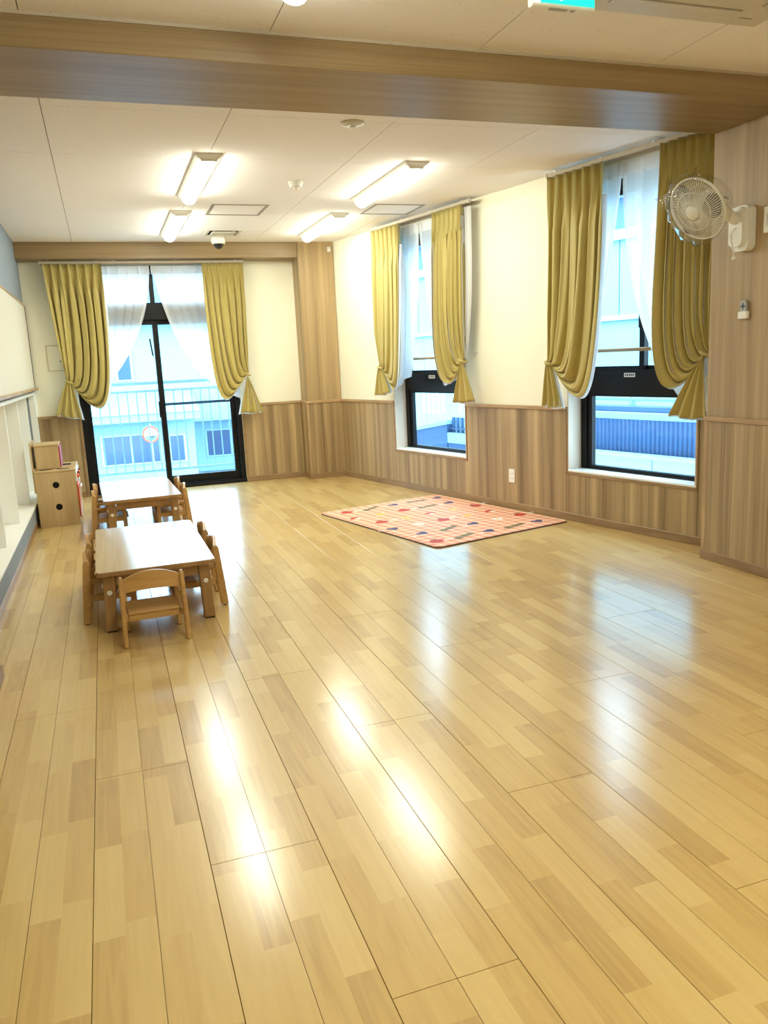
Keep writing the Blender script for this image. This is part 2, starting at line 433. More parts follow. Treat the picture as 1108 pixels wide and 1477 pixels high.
while True:
    x = X0S + BW*i
    if x > 4.9: break
    xa, xb = max(x, XL), x + BW
    if xb > XL + 0.01:
        y = 2.64 - 0.622*(i % 3) - 4*BL
        while y < YB:
            ya, yb = max(y, YF), min(y + BL, YB)
            if yb - ya > 0.02:
                bm = plank_bm(xa, ya, yb, xb - xa); clip_right(bm, 0.002)
                if len(bm.faces) > 0: obj('plank', bm, M['floor'], floor, fix=False)
                else: bm.free()
            y += BL
    i += 1

# ------------------------------------------------------------------ ceiling
cl = newprism([(XL, YF), (wp(S_NEAR, 0).x, YF), (wp(S_CORNER, 0).x, YB), (XL, YB)], H + 0.008, H + 0.12)
ceil = obj('ceiling', cl, M['ceil_gap']); tag(ceil, 'beige pinhole board ceiling with thin dark joints', 'ceiling', kind='structure')
CX, CS, RY, RS = -0.1456, 0.9172, 4.49, 0.92
for ix in range(-1, 6):
    for iy in range(-9, 6):
        xa, xb = max(CX + CS*ix, XL), CX + CS*(ix+1); ya, yb = max(RY + RS*iy, YF), min(RY + RS*(iy+1), YB)
        if xb - xa < 0.02 or yb - ya < 0.02: continue
        bm = newbox((xa + 0.002, ya + 0.0016, H), (xb - 0.002, yb - 0.0016, H + 0.007)); clip_right(bm, 0.002)
        if len(bm.faces) > 0: obj('ceiling_tile', bm, M['ceil'], ceil, fix=False)
        else: bm.free()

# ------------------------------------------------------------------ walls
DX0, DX1, DZ1 = -0.26, 1.46, 2.43      # terrace door opening
wb = back_frame('wall_back', label='cream back wall with wood wainscot around the terrace door', cat='wall', kind='structure')
obj('plaster', wall_bm(-(wp(S_CORNER, 0).x + 0.02), -XL + 0.0, 0, H + 0.1, -0.2, 0, [(-DX1, -DX0, -1, DZ1)]), M['cream'], wb)
def wains_panel(parent, r0, r1, n0=0.0, z0=0.06, z1=ZR - 0.03, t=0.012, mat='wains', holes=None):
    """wainscot board between r0 and r1 (r grows to the right seen from the room)"""
    return obj('wainscot_panel', newbox((-r1 + 0.0015, n0, z0), (-r0 - 0.0015, n0 + t, z1)), M[mat], parent)
def rail_piece(name, parent, r0, r1, n0, z0, z1, t, mat, bev=0.004):
    return obj(name, newbox((-r1, n0, z0), (-r0, n0 + t, z1), bev), M[mat], parent)
COLX0, COLY0 = 2.165, 8.905
wains_panel(wb, XL, DX0 - 0.03); wains_panel(wb, DX1 + 0.03, COLX0 - 0.012)
rail_piece('dado_rail', wb, XL, DX0 - 0.03, 0, ZR - 0.03, ZR, 0.022, 'trim')
rail_piece('dado_rail', wb, DX1 + 0.03, COLX0 - 0.016, 0, ZR - 0.03, ZR, 0.022, 'trim')
rail_piece('door_casing', wb, DX0 - 0.03, DX0, 0, 0, ZR, 0.02, 'base', 0.002)
rail_piece('door_casing', wb, DX1, DX1 + 0.03, 0, 0, ZR, 0.02, 'base', 0.002)
bb = back_frame('baseboard_back', label='brown wooden baseboard along the back wall', cat='baseboard', kind='structure')
rail_piece('board', bb, XL, DX0 - 0.03, 0.0, 0, 0.06, 0.02, 'base'); rail_piece('board', bb, DX1 + 0.03, COLX0 - 0.016, 0.0, 0, 0.06, 0.02, 'base')

# slanted window wall
W1 = (-2.885, -1.70); W2 = (-0.42, 0.755); WZ0, WZ1 = 0.39, 2.50
wr = wall_frame('wall_right', label='slanted cream window wall above oak wainscot', cat='wall', kind='structure')
obj('plaster', wall_bm(-S_NEAR - 0.0, -S_CORNER, 0, H + 0.1, -0.2, 0, [(-W1[1], -W1[0], WZ0, WZ1), (-W2[1], -W2[0], WZ0, WZ1)]), M['cream'], wr)
edges = [-4.05, -3.277, -2.346, -1.383, -0.438, 0.501, 1.06]
SC0 = -4.0
def wr_panels():
    def put(a, b, z0=0.06, z1=ZR - 0.03): wains_panel(wr, a, b, 0.0, z0, z1)
    lo = WZ0 - 0.02
    cuts = [SC0, -3.277, W1[0] - 0.016, -2.346, W1[1] + 0.016, -1.383, W2[0] - 0.016, 0.501, W2[1] + 0.016, 1.04]
    put(SC0, -3.277); put(-3.277, W1[0] - 0.016)
    put(W1[0] - 0.016, -2.346, 0.06, lo); put(-2.346, W1[1] + 0.016, 0.06, lo)
    put(W1[1] + 0.016, -1.383); put(-1.383, W2[0] - 0.016)
    put(W2[0] - 0.016, 0.501, 0.06, lo); put(0.501, W2[1] + 0.016, 0.06, lo)
    put(W2[1] + 0.016, 1.04)
wr_panels()
for a, b in ((SC0, W1[0] - 0.016), (W1[1] + 0.016, W2[0] - 0.016), (W2[1] + 0.016, 1.04)):
    rail_piece('dado_rail', wr, a, b, 0, ZR - 0.03, ZR, 0.022, 'trim')
br = wall_frame('baseboard_right', label='brown wooden baseboard under the two tall windows', cat='baseboard', kind='structure')
rail_piece('board', br, SC0, 1.04, 0.0, 0, 0.06, 0.02, 'base')

# left wall: grey-blue above, cubby recess below the whiteboard
CUBZ0, CUBZ1, CUBY0, CUBY1, CUBX = 0.195, 1.13, 3.95, 9.10, -1.05
wl = empty('wall_left', (XL, 0, 0), label='grey-blue left wall around the white cubby recess', cat='wall', kind='structure')
for lo, hi in (((-0.5, YF, CUBZ1 + 0.03), (0, YB, H + 0.1)), ((-0.5, YF, 0), (0, CUBY0, CUBZ1 + 0.03)), ((-0.5, CUBY1, 0), (-0.062, YB, CUBZ1 + 0.03)),
               ((-0.5, CUBY0, 0), (CUBX - XL, CUBY1, CUBZ1 + 0.03)), ((CUBX - XL, CUBY0, 0), (0, CUBY1, CUBZ0 - 0.02))):
    obj('plaster', newbox(lo, hi), M['greyblue'], wl)
obj('end_jamb', newbox((-0.06, CUBY1 - 0.0, CUBZ0), (0.0, YB - 0.004, CUBZ1), 0.002), M['whitepaint'], wl)
bl = empty('baseboard_left', (XL, 0, 0), label='thin brown baseboard under the cubby ledge', cat='baseboard', kind='structure')
obj('board', newbox((0, 3.82, 0), (0.012, YB, 0.055), 0.003), M['base'], bl)

wf = empty('wall_front', (0, YF, 0), label='plain cream wall behind the viewer', cat='wall', kind='structure')
obj('plaster', newbox((XL - 0.5, -0.2, 0), (wp(S_NEAR, 0).x, 0, H + 0.1)), M['cream'], wf)

# far column, near column, left pilaster, beams
def column(name, x0, x1, y0, y1, label, ztop, strips):
    c = empty(name, ((x0+x1)/2, (y0+y1)/2, 0), 0, label, 'column', kind='structure')
    hx, hy = (x1-x0)/2, (y1-y0)/2
    obj('shaft', newbox((-hx, -hy, 0), (hx, hy, ztop)), M['pillar'], c)
    return c, hx, hy
c, hx, hy = column('column', COLX0, 2.57, COLY0, YB, 'oak-clad corner column beside the terrace door', H, None)
t = 0.012
obj('wainscot_panel', newbox((-hx + 0.012, -hy - t, 0.06), (hx, -hy, ZR - 0.03)), M['wains'], c)
obj('wainscot_panel', newbox((-hx - t, -hy, 0.06), (-hx, hy, ZR - 0.03)), M['wains'], c)
obj('corner_strip', newbox((-hx - t, -hy - t - 0.002, 0.06), (-hx + 0.012, -hy, ZR - 0.03), 0.003), M['trim'], c)
obj('dado_rail', newbox((-hx - 0.022, -hy - 0.022, ZR - 0.03), (hx + 0.02, -hy, ZR), 0.004), M['trim'], c)
obj('dado_rail', newbox((-hx - 0.022, -hy, ZR - 0.03), (-hx, hy, ZR), 0.004), M['trim'], c)
obj('baseboard', newbox((-hx - 0.02, -hy - 0.02, 0), (hx + 0.01, -hy, 0.06), 0.003), M['base'], c)
obj('baseboard', newbox((-hx - 0.02, -hy, 0), (-hx, hy, 0.06), 0.003), M['base'], c)

BZ = 2.507; BY0, BY1 = 3.40, 3.975
NCX = 3.467
c, hx, hy = column('column', NCX, 3.80, BY0 - 0.25, BY1, 'oak-clad column carrying the wall fan', BZ, None)
obj('wainscot_panel', newbox((-hx - t, -hy, 0.06), (-hx, -hy + 0.30, ZR - 0.03)), M['wains'], c)
obj('wainscot_panel', newbox((-hx - t, -hy + 0.303, 0.06), (-hx, hy - 0.03, ZR - 0.03)), M['wains'], c)
obj('corner_strip', newbox((-hx - t - 0.003, hy - 0.03, 0.06), (-hx, hy + 0.004, ZR - 0.03), 0.003), M['trim'], c)
obj('dado_rail', newbox((-hx - 0.022, -hy, ZR - 0.03), (-hx, hy + 0.006, ZR), 0.004), M['trim'], c)
obj('baseboard', newbox((-hx - 0.02, -hy, 0), (-hx, hy + 0.006, 0.06), 0.003), M['base'], c)
c, hx, hy = column('column', XL, -0.575, BY0, 3.80, 'narrow oak pilaster on the left wall below the big beam', BZ, None)
obj('baseboard', newbox((hx, -hy, 0), (hx + 0.012, hy, 0.06), 0.003), M['base'], c)

xr = wp((BY1 - AY)/SY, 0).x
be = empty('beam', ((XL + 3.6)/2, (BY0+BY1)/2, BZ), 0, 'wide oak-clad ceiling beam crossing the room overhead', 'beam', kind='structure')
ox = (XL + 3.6)/2; oy = (BY0+BY1)/2
bm = bmesh.new()
box(bm, (XL - ox, BY0 - oy, 0), (xr - ox, BY1 - oy, H - BZ), 0.003)
obj('cladding', bm, M['beam'], be)
obj('ceiling_trim', newbox((XL - ox, BY0 - oy - 0.008, H - BZ - 0.012), (xr - ox, BY0 - oy, H - BZ)), M['rail'], be)
be = empty('beam', (0.7, 9.05, 2.467), 0, 'oak-clad beam along the back wall above the terrace door', 'beam', kind='structure')
obj('cladding', newbox((XL - 0.7, 8.915 - 9.05, 0), (COLX0 - 0.7, YB - 9.05, H - 2.467), 0.003), M['beam'], be)

# ------------------------------------------------------------------ terrace door (structure)
d = back_frame('door_1', label='black aluminium sliding terrace door with transom windows', cat='door', kind='structure')
fy0, fy1 = -0.14, -0.04
def dbox(name, r0, r1, z0, z1, n0, n1, mat='black', parent=d, bev=0.0):
    return obj(name, newbox((-r1, n0, z0), (-r0, n1, z1), bev), M[mat], parent)
obj('frame', frame_bm(-DX1, -DX0, 0, DZ1, 0.05, -0.15, -0.02, 0.045, 0.045), M['black'], d)
dbox('transom_bar', DX0 + 0.05, DX1 - 0.05, 1.86, 2.04, -0.14, -0.02)
dbox('transom_mullion', 0.575, 0.625, 2.04, DZ1 - 0.045, -0.12, -0.04)
for r0, r1, n in ((DX0 + 0.05, 0.63, -0.075), (0.57, DX1 - 0.05, -0.115)):
    sash = obj('sash', frame_bm(-r1, -r0, 0.045, 1.86, 0.058, n - 0.018, n + 0.018, 0.05, 0.085), M['black'], d)
    obj('pane', newbox((-r1 + 0.058, n - 0.003, 0.13), (-r0 - 0.058, n + 0.003, 1.81)), M['glass'], sash)
    if r0 > 0.3: obj('mid_rail', newbox((-r1 + 0.058, n - 0.012, 0.925), (-r0 - 0.058, n + 0.012, 0.955)), M['extdark'], sash)
for r0, r1 in ((DX0 + 0.05, 0.575), (0.625, DX1 - 0.05)):
    obj('transom_pane', newbox((-r1, -0.083, 2.04), (-r0, -0.077, DZ1 - 0.045)), M['glass'], d)
obj('handle', newbox((-0.572, -0.057, 0.80), (-0.556, -0.03, 0.98), 0.004), M['black'], d)
bm = bmesh.new(); tube(bm, [(-0.55, -0.05, 1.48), (-0.545, -0.02, 1.50), (-0.535, -0.012, 1.60), (-0.53, -0.012, 1.66)], 0.009, 8)
obj('lock_lever', bm, M['black'], d, True)
dbox('threshold', DX0, DX1, 0.0, 0.03, -0.02, 0.006, 'black', d, 0.003)

# ------------------------------------------------------------------ windows (structure)
def window(name, W, label):
    o = wall_frame(name, label=label, cat='window', kind='structure')
    a, b = W
    # reveal lining (inside the opening) and sill
    def wbx(nm, r0, r1, z0, z1, n0, n1, mat, bev=0.0, par=None): return obj(nm, newbox((-r1, n0, z0), (-r0, n1, z1), bev), M[mat], par or o)
    wbx('reveal', a, a + 0.012, WZ0 + 0.015, WZ1, -0.125, 0.012, 'reveal'); wbx('reveal', b - 0.012, b, WZ0 + 0.015, WZ1, -0.125, 0.012, 'reveal')
    wbx('sill', a, b, WZ0, WZ0 + 0.015, -0.125, 0.012, 'sill', 0.002)
    wbx('casing', a - 0.016, a, WZ0 - 0.02, ZR, 0, 0.017, 'base', 0.002); wbx('casing', b, b + 0.016, WZ0 - 0.02, ZR, 0, 0.017, 'base', 0.002)
    wbx('casing', a - 0.016, b + 0.016, WZ0 - 0.022, WZ0, 0, 0.017, 'base', 0.002)
    y0, y1 = -0.19, -0.125
    z0 = WZ0 + 0.0
    obj('frame', frame_bm(-b, -a, z0, WZ1, 0.07, y0, y1, 0.07, 0.025), M['black'], o)
    # fixed lower light
    low = obj('lower_sash', frame_bm(-b + 0.07, -a - 0.07, z0 + 0.025, 1.0, 0.045, y0 + 0.012, y1 - 0.012, 0.03, 0.02), M['black'], o)
    obj('pane', newbox((-b + 0.115, -0.160, z0 + 0.045), (-a - 0.115, -0.154, 0.97)), M['glass'], low)
    tr = wbx('transom_bar', a + 0.07, b - 0.07, 1.0, 1.165, y0, y1 + 0.004, 'black')
    mid = (a + b)/2
    # sticker with print lines on the transom
    st = obj('sticker', newbox((-mid + 0.045, y1 + 0.004, 1.115), (-mid + 0.145, y1 + 0.006, 1.145)), M['white'], tr)
    bm = bmesh.new()
    for k in range(5): box(bm, (-mid + 0.054 + 0.0175*k, y1 + 0.006, 1.123), (-mid + 0.066 + 0.0175*k, y1 + 0.0066, 1.138))
    obj('print', bm, M['darkblue'], st)
    # two upper sliding sashes
    for r0, r1, n in ((a + 0.07, mid + 0.025, -0.145), (mid - 0.025, b - 0.07, -0.172)):
        s = obj('upper_sash', frame_bm(-r1, -r0, 1.165, WZ1 - 0.07, 0.045, n - 0.012, n + 0.012, 0.04, 0.03), M['black'], o)
        obj('pane', newbox((-r1 + 0.045, n - 0.003, 1.195), (-r0 - 0.045, n + 0.003, WZ1 - 0.11)), M['glass'], s)
    bm = bmesh.new(); box(bm, (-mid - 0.02, -0.133, 1.46), (-mid + 0.012, -0.105, 1.56), 0.006)
    obj('crescent_lock', bm, M['black'], o)
    # wooden guard bar across the upper light, fixed to the jambs
    g = obj('guard_bar', newtube([(-b + 0.012, -0.085, 1.312), (-a - 0.012, -0.085, 1.312)], 0.014, 10), M['trim'], o, True)
    return o
window('window_1', W1, 'far tall black-framed window beside the corner column')
window('window_2', W2, 'near tall black-framed window beside the fan column')

# ------------------------------------------------------------------ curtains
def bez(a, b, c, d_, t):
    u = 1 - t
    return a*u**3 + 3*b*u*u*t + 3*c*u*t*t + d_*t**3
def lerp(a, b, t): return a + (b - a)*t

def drape_mesh(o0, o1, i_ctrl, o_ctrl, nf, n0, amp, zt, nu=150, nv=48, seed=0, pouch=0.06, header=0.10, umax=1.0, off=0.0, t0=0.0):
    """cloth panel. o0/o1: outer and inner top positions along the wall.
       i_ctrl / o_ctrl: bezier controls (3 points: P1,P2,P3 as (r,z)) of the inner and outer edge."""
    rnd = random.Random(seed)
    ph = [rnd.uniform(-0.9, 0.9) for _ in range(nf + 2)]; am = [rnd.uniform(0.7, 1.25) for _ in range(nf + 2)]
    bm = bmesh.new(); grid = []
    for j in range(nv + 1):
        t = t0 + (1 - t0)*j/nv; row = []
        for i in range(nu + 1):
            u = umax*i/nu
            P = [(lerp(o0, o1, u), zt)]
            for q in range(3): P.append((lerp(o_ctrl[q][0], i_ctrl[q][0], u), lerp(o_ctrl[q][1], i_ctrl[q][1], u**0.85)))
            r = bez(P[0][0], P[1][0], P[2][0], P[3][0], t); z = bez(P[0][1], P[1][1], P[2][1], P[3][1], t)
            k = u*nf; ki = int(min(k, nf - 1e-6)); fr_ = k - ki
            wig = ph[ki]*(1 - fr_) + ph[ki+1]*fr_
            a_ = am[ki]*(1 - fr_) + am[ki+1]*fr_
            drop = zt - z
            body = min(1.0, max(0.0, (drop - 0.06)/0.32))
            ang_ = 2*PI*k + wig*body
            # heading: three-finger pinch pleats (narrow proud pleats, flat cloth between); below: full soft folds
            dist = min(fr_, 1 - fr_)
            pinch = math.exp(-(dist/0.13)**2)*(1.1 + 0.25*math.cos(dist*70)) - 0.35
            c_ = math.cos(ang_)
            soft = (2*abs(math.cos(ang_/2))**0.5 - 1.25) + 0.22*math.cos(2*ang_ + wig*2 + 1.3)*math.sin(2.2*t + ki)
            w = pinch*(1 - body) + soft*body
            e = amp*(0.75 + 0.25*body)
            conv = max(0.0, 1 - max(0, t - 0.70)/0.30)
            e *= lerp(1.0, a_, body)*(0.22 + 0.78*conv)
            n = n0 + off + e*w + pouch*math.sin(PI*min(1, t))**2*u
            r += amp*(0.30*math.sin(ang_)*math.cos(ang_) + 0.16*math.sin(ang_))*body*conv + 0.012*math.sin(5*t + wig*3)*body*conv*(u*(1 - u)*4)
            row.append(bm.verts.new((-r, n, z)))
        grid.append(row)
    for j in range(nv):
        for i in range(nu):
            bm.faces.new((grid[j][i], grid[j][i+1], grid[j+1][i+1], grid[j+1][i]))
    return bm

def tail_mesh(tie, b0, b1, z0, z1, nf, n0, amp, seed=0, nu=40, nv=16, top_w=0.03):
    rnd = random.Random(seed); bm = bmesh.new(); grid = []
    for j in range(nv + 1):
        t = j/nv; row = []
        for i in range(nu + 1):
            u = i/nu
            rt = tie[0] + (u - 0.5)*2*top_w*0.6
            rb = lerp(b0, b1, u)
            e = t**0.8
            r = lerp(rt, rb, e)
            z = lerp(tie[1], lerp(z0, z1, u), t)
            ang_ = 2*PI*nf*u + 0.5*math.sin(3*u + seed)
            w = math.cos(ang_)
            row.append(bm.verts.new((-r, n0 + amp*(0.35 + 0.65*t)*w + 0.02*(1 - t), z + 0.006*math.sin(ang_*0.5)*t)))
        grid.append(row)
    for j in range(nv):
        for i in range(nu):
            bm.faces.new((grid[j][i], grid[j][i+1], grid[j+1][i+1], grid[j+1][i]))
    return bm

def solidify(o, th):
    m = o.modifiers.new('thickness', 'SOLIDIFY'); m.thickness = th; m.offset = 0
    return o

def drape(frame_fn, label, group, o0, o1, tie, inner, zt, tail, nf=7, n0=0.138, amp=0.05, seed=1, low=None, lining_edge=None):
    """o0 outer top, o1 inner top, tie (r,z), inner = (P1,P2) controls of the inner edge"""
    c = frame_fn('curtain', label=label, cat='curtain', group=group)
    s = 1 if o1 > o0 else -1
    ic = [inner[0], inner[1], (tie[0] + s*0.035, tie[1] - 0.03)]
    oc = [(lerp(o0, tie[0], 0.15), lerp(zt, tie[1], 0.35)), (lerp(o0, tie[0], 0.6), lerp(zt, tie[1], 0.75)), (tie[0] - s*0.02, tie[1] + 0.02)]
    solidify(obj('drape', drape_mesh(o0, o1, ic, oc, nf, n0, amp, zt, seed=seed), M['drape'], c, True, False), 0.003)
    obj('lining', drape_mesh(o0, o1, ic, oc, nf, n0, amp, zt, seed=seed, off=-0.014, nu=153, nv=45, t0=3/48, umax=1.02), M['lining'], c, True, False)
    b0, b1, z0, z1 = tail
    solidify(obj('tail', tail_mesh((tie[0], tie[1] + 0.01), b0, b1, z0, z1, 3, n0 + 0.0, 0.022, seed), M['drape'], c, True, False), 0.003)
    obj('tail_lining', tail_mesh((tie[0] + s*0.012, tie[1]), b0 + s*0.012, b1 + s*0.018, z0 - 0.012, z1 - 0.012, 3, n0 - 0.02, 0.018, seed), M['lining'], c, True, False)
    # tie band and hook on the wall
    bm = bmesh.new()
    pts = [(-tie[0] + 0.036*math.cos(a), n0 + 0.042*math.sin(a)*0.9, tie[1] + 0.012*math.cos(a)) for a in [2*PI*k/16 for k in range(17)]]
    tube(bm, pts, 0.011, 6); obj('tie_band', bm, M['drape'], c, True)
    hr = tie[0] - s*0.03
    obj('tie_hook', newtube([(-hr, 0.004, tie[1] + 0.06), (-hr, 0.03, tie[1] + 0.06), (-hr, 0.035, tie[1] + 0.03)], 0.004, 6), M['steel'], c, True)
    if lining_edge:
        r0, r1, zb = lining_edge
        bm = bmesh.new(); rows = []
        for j in range(25):
            t_ = j/24; z = lerp(zt - 0.02, zb, t_); a0 = lerp(r0, tie[0] + s*0.02, t_**3); a1 = lerp(r1, tie[0] - s*0.01, t_**3)
            rows.append([bm.verts.new((-lerp(a0, a1, k/6), n0 - 0.03 + 0.012*math.cos(PI*k/2), z)) for k in range(7)])
        for j in range(24):
            for k in range(6): bm.faces.new((rows[j][k], rows[j][k+1], rows[j+1][k+1], rows[j+1][k]))
        obj('lining_return', bm, M['lining'], c, True, False)
    return c

def sheer(frame_fn, label, group, o0, o1, inner, end, zt, outer=None, nf=4, n0=0.028, amp=0.010, seed=3):
    c = frame_fn('sheer_curtain', label=label, cat='curtain', group=group)
    ic = [inner[0], inner[1], end[0]]
    oc = outer or [(o0, lerp(zt, end[1][1], 0.33)), (o0, lerp(zt, end[1][1], 0.66)), end[1]]
    obj('voile', drape_mesh(o0, o1, ic, oc, nf, n0, amp, zt, seed=seed, nu=64, nv=36, pouch=0.004), M['sheer'], c, True, False)
    # doubled heading tape and doubled leading hem
    obj('heading', drape_mesh(o0, o1, [(o1, zt - 0.03), (o1, zt - 0.06), (o1, zt - 0.09)], [(o0, zt - 0.03), (o0, zt - 0.06), (o0, zt - 0.09)], nf, n0 + 0.0015, amp, zt, seed=seed, nu=64, nv=6, pouch=0.0), M['lining'], c, True, False)
    w = 0.035*(1 if o0 > o1 else -1)
    hem_o = [(p[0] + w, p[1]) for p in ic[:2]] + [(ic[2][0], ic[2][1] + 0.03)]
    obj('hem', drape_mesh(o1 + w, o1, ic, hem_o, 1, n0 + 0.013, 0.002, zt, seed=seed, nu=6, nv=36, pouch=0.0), M['sheer'], c, True, False)
    return c

def track(frame_fn, label, r0, r1, z, n=0.128, wall_n=0.0):
    c = frame_fn('curtain_rail', label=label, cat='curtain rail', group='curtain tracks over the windows')
    obj('track', newbox((-r1, n - 0.011, z), (-r0, n + 0.011, z + 0.028), 0.004), M['rail'], c)
    obj('track', newbox((-r1, n - 0.11, z), (-r0, n - 0.09, z + 0.024), 0.004), M['rail'], c)
    for k in range(4):
        r = lerp(r0 + 0.08, r1 - 0.08, k/3)
        obj('bracket', newbox((-r - 0.012, wall_n, z + 0.024), (-r + 0.012, n + 0.014, z + 0.032)), M['steel'], c)
    for r in (r0 - 0.012, r1 + 0.0):
        obj('end_cap', newbox((-r - 0.012, n - 0.016, z - 0.004), (-r, n + 0.016, z + 0.032), 0.003), M['offwhite'], c)
    return c

GD = 'olive-gold tied-back curtains'; GS = 'white sheer curtains'
# terrace door
track(back_frame, 'curtain track across the top of the terrace door', -0.48, 1.58, 2.432)
drape(back_frame, 'olive-gold curtain left of the terrace door, above the toy kitchen', GD, -0.455, 0.11, (-0.335, 1.24), ((0.10, 1.35), (0.10, 0.52)), 2.428, (-0.50, -0.245, 0.905, 0.85), seed=11, nf=7)
drape(back_frame, 'olive-gold curtain right of the terrace door, next to the corner column', GD, 1.575, 1.13, (1.53, 1.23), ((1.16, 1.45), (1.10, 0.52)), 2.428, (1.68, 1.42, 0.80, 0.80), seed=12, nf=6)
sheer(back_frame, 'white sheer at the left half of the terrace door', GS, 0.06, 0.592, ((0.575, 1.95), (0.36, 1.45)), ((-0.12, 1.02), (-0.16, 1.10)), 2.42, nf=5, seed=4)
sheer(back_frame, 'white sheer swept across the right half of the terrace door', GS, 1.20, 0.608, ((0.72, 1.80), (0.88, 1.20)), ((1.46, 0.96), (1.46, 1.12)), 2.42, nf=5, seed=5)
# far tall window
track(wall_frame, 'curtain track over the far tall window', -2.97, -1.43, 2.575)
drape(wall_frame, 'olive-gold curtain on the far window, corner-column side', GD, -2.93, -2.455, (-2.90, 1.24), ((-2.43, 1.55), (-2.32, 0.62)), 2.572, (-3.03, -2.74, 0.955, 0.99), seed=13, nf=6)
drape(wall_frame, 'olive-gold curtain on the far window with white lining showing at its right edge', GD, -1.50, -1.895, (-1.55, 1.28), ((-1.90, 1.55), (-1.84, 0.72)), 2.572, (-1.39, -1.70, 0.925, 0.91), seed=14, nf=6, lining_edge=(-1.50, -1.44, 1.34))
sheer(wall_frame, 'white sheer on the far window, corner-column side', GS, -2.72, -2.295, ((-2.30, 2.1), (-2.38, 1.6)), ((-2.52, 1.14), (-2.90, 1.06)), 2.56, nf=5, seed=6, amp=0.014)
sheer(wall_frame, 'narrow white sheer on the far window, right of the open gap', GS, -1.84, -2.285, ((-2.26, 2.15), (-2.15, 1.6)), ((-1.98, 1.05), (-1.70, 1.15)), 2.56, nf=2, seed=7)
# near tall window
track(wall_frame, 'curtain track over the near tall window', -0.49, 0.985, 2.575)
drape(wall_frame, 'olive-gold curtain on the near window, far side, hanging against the cream wall', GD, -0.45, 0.065, (-0.475, 1.235), ((0.075, 1.45), (0.125, 0.55)), 2.572, (-0.55, -0.345, 0.905, 0.90), seed=15, nf=6, amp=0.054)
drape(wall_frame, 'olive-gold curtain on the near window behind the wall fan', GD, 0.955, 0.55, (0.90, 1.27), ((0.545, 1.50), (0.53, 0.68)), 2.572, (0.92, 0.635, 0.855, 0.875), seed=16, nf=6, amp=0.054)
sheer(wall_frame, 'narrow white sheer on the near window, left of the open gap', GS, -0.12, 0.125, ((0.12, 2.25), (-0.02, 1.7)), ((-0.18, 1.05), (-0.42, 1.15)), 2.56, nf=2, seed=8)
sheer(wall_frame, 'wide white sheer on the near window, beside the fan', GS, 0.64, 0.135, ((0.13, 2.15), (0.20, 1.4)), ((0.64, 0.98), (0.84, 1.15)), 2.56, nf=3, seed=9)

# ------------------------------------------------------------------ ceiling fittings
def ceiling_light(x0, x1, y0, y1, label):
    cx, cy = (x0+x1)/2, (y0+y1)/2
    o = empty('ceiling_light', (cx, cy, H), 0, label, 'ceiling light', 'long batten ceiling lights')
    hw, hl = (x1-x0)/2, (y1-y0)/2
    # shallow tray body with sloped sides
    bm = bmesh.new()
    a = [bm.verts.new(c_) for c_ in ((-hw,-hl,0),(hw,-hl,0),(hw,hl,0),(-hw,hl,0))]
    q = hw*0.62
    b = [bm.verts.new(c_) for c_ in ((-hw,-hl,-0.012),(hw,-hl,-0.012),(hw,hl,-0.012),(-hw,hl,-0.012))]
    c_ = [bm.verts.new(v) for v in ((-q,-hl+0.02,-0.034),(q,-hl+0.02,-0.034),(q,hl-0.02,-0.034),(-q,hl-0.02,-0.034))]
    for A_, B_ in ((a, b), (b, c_)):
        for k in range(4): bm.faces.new((A_[k], A_[(k+1)%4], B_[(k+1)%4], B_[k]))
    bm.faces.new(a); bm.faces.new(list(reversed(c_)))
    obj('body', bm, M['lampbody'], o)
    # rounded light bar
    bm = bmesh.new(); n = 8; w = hw*0.60
    ya, yb = -hl + 0.035, hl - 0.035
    ring = [(w*math.cos(PI + PI*k/n), -0.034 + 0.040*math.sin(PI + PI*k/n)) for k in range(n+1)]
    A_ = [bm.verts.new((x_, ya, z_)) for x_, z_ in ring]; B_ = [bm.verts.new((x_, yb, z_)) for x_, z_ in ring]
    for k in range(n): bm.faces.new((A_[k], A_[k+1], B_[k+1], B_[k]))
    bm.faces.new(A_); bm.faces.new(list(reversed(B_)))
    obj('light_bar', bm, M['lampglow'], o)
    for s_ in (-1, 1):
        obj('end_cap', newbox((-q*0.98, s_*(hl - 0.028) - 0.007, -0.045), (q*0.98, s_*(hl - 0.028) + 0.007, -0.03), 0.002), M['lampbody'], o)
    return o
ceiling_light(0.682, 0.852, 5.28, 6.56, 'left lit ceiling batten light in the nearer pair before the beam')
ceiling_light(0.682, 0.852, 7.16, 8.44, 'left lit ceiling batten light in the far pair near the back beam')
ceiling_light(2.075, 2.243, 5.30, 6.58, 'right lit ceiling batten light in the nearer pair, over the play rug')
ceiling_light(2.075, 2.243, 7.17, 8.45, 'right lit ceiling batten light in the far pair near the corner column')
ceiling_light(0.682, 0.852, 1.72, 3.00, 'lit ceiling batten light on the near side of the big beam')
ceiling_light(0.682, 0.852, -0.6, 0.68, 'lit ceiling batten light directly above the viewer')
ceiling_light(2.075, 2.243, -0.6, 0.68, 'lit ceiling batten light above and right of the viewer')
ceiling_light(2.075, 2.243, -2.5, -1.22, 'lit ceiling batten light behind the viewer')

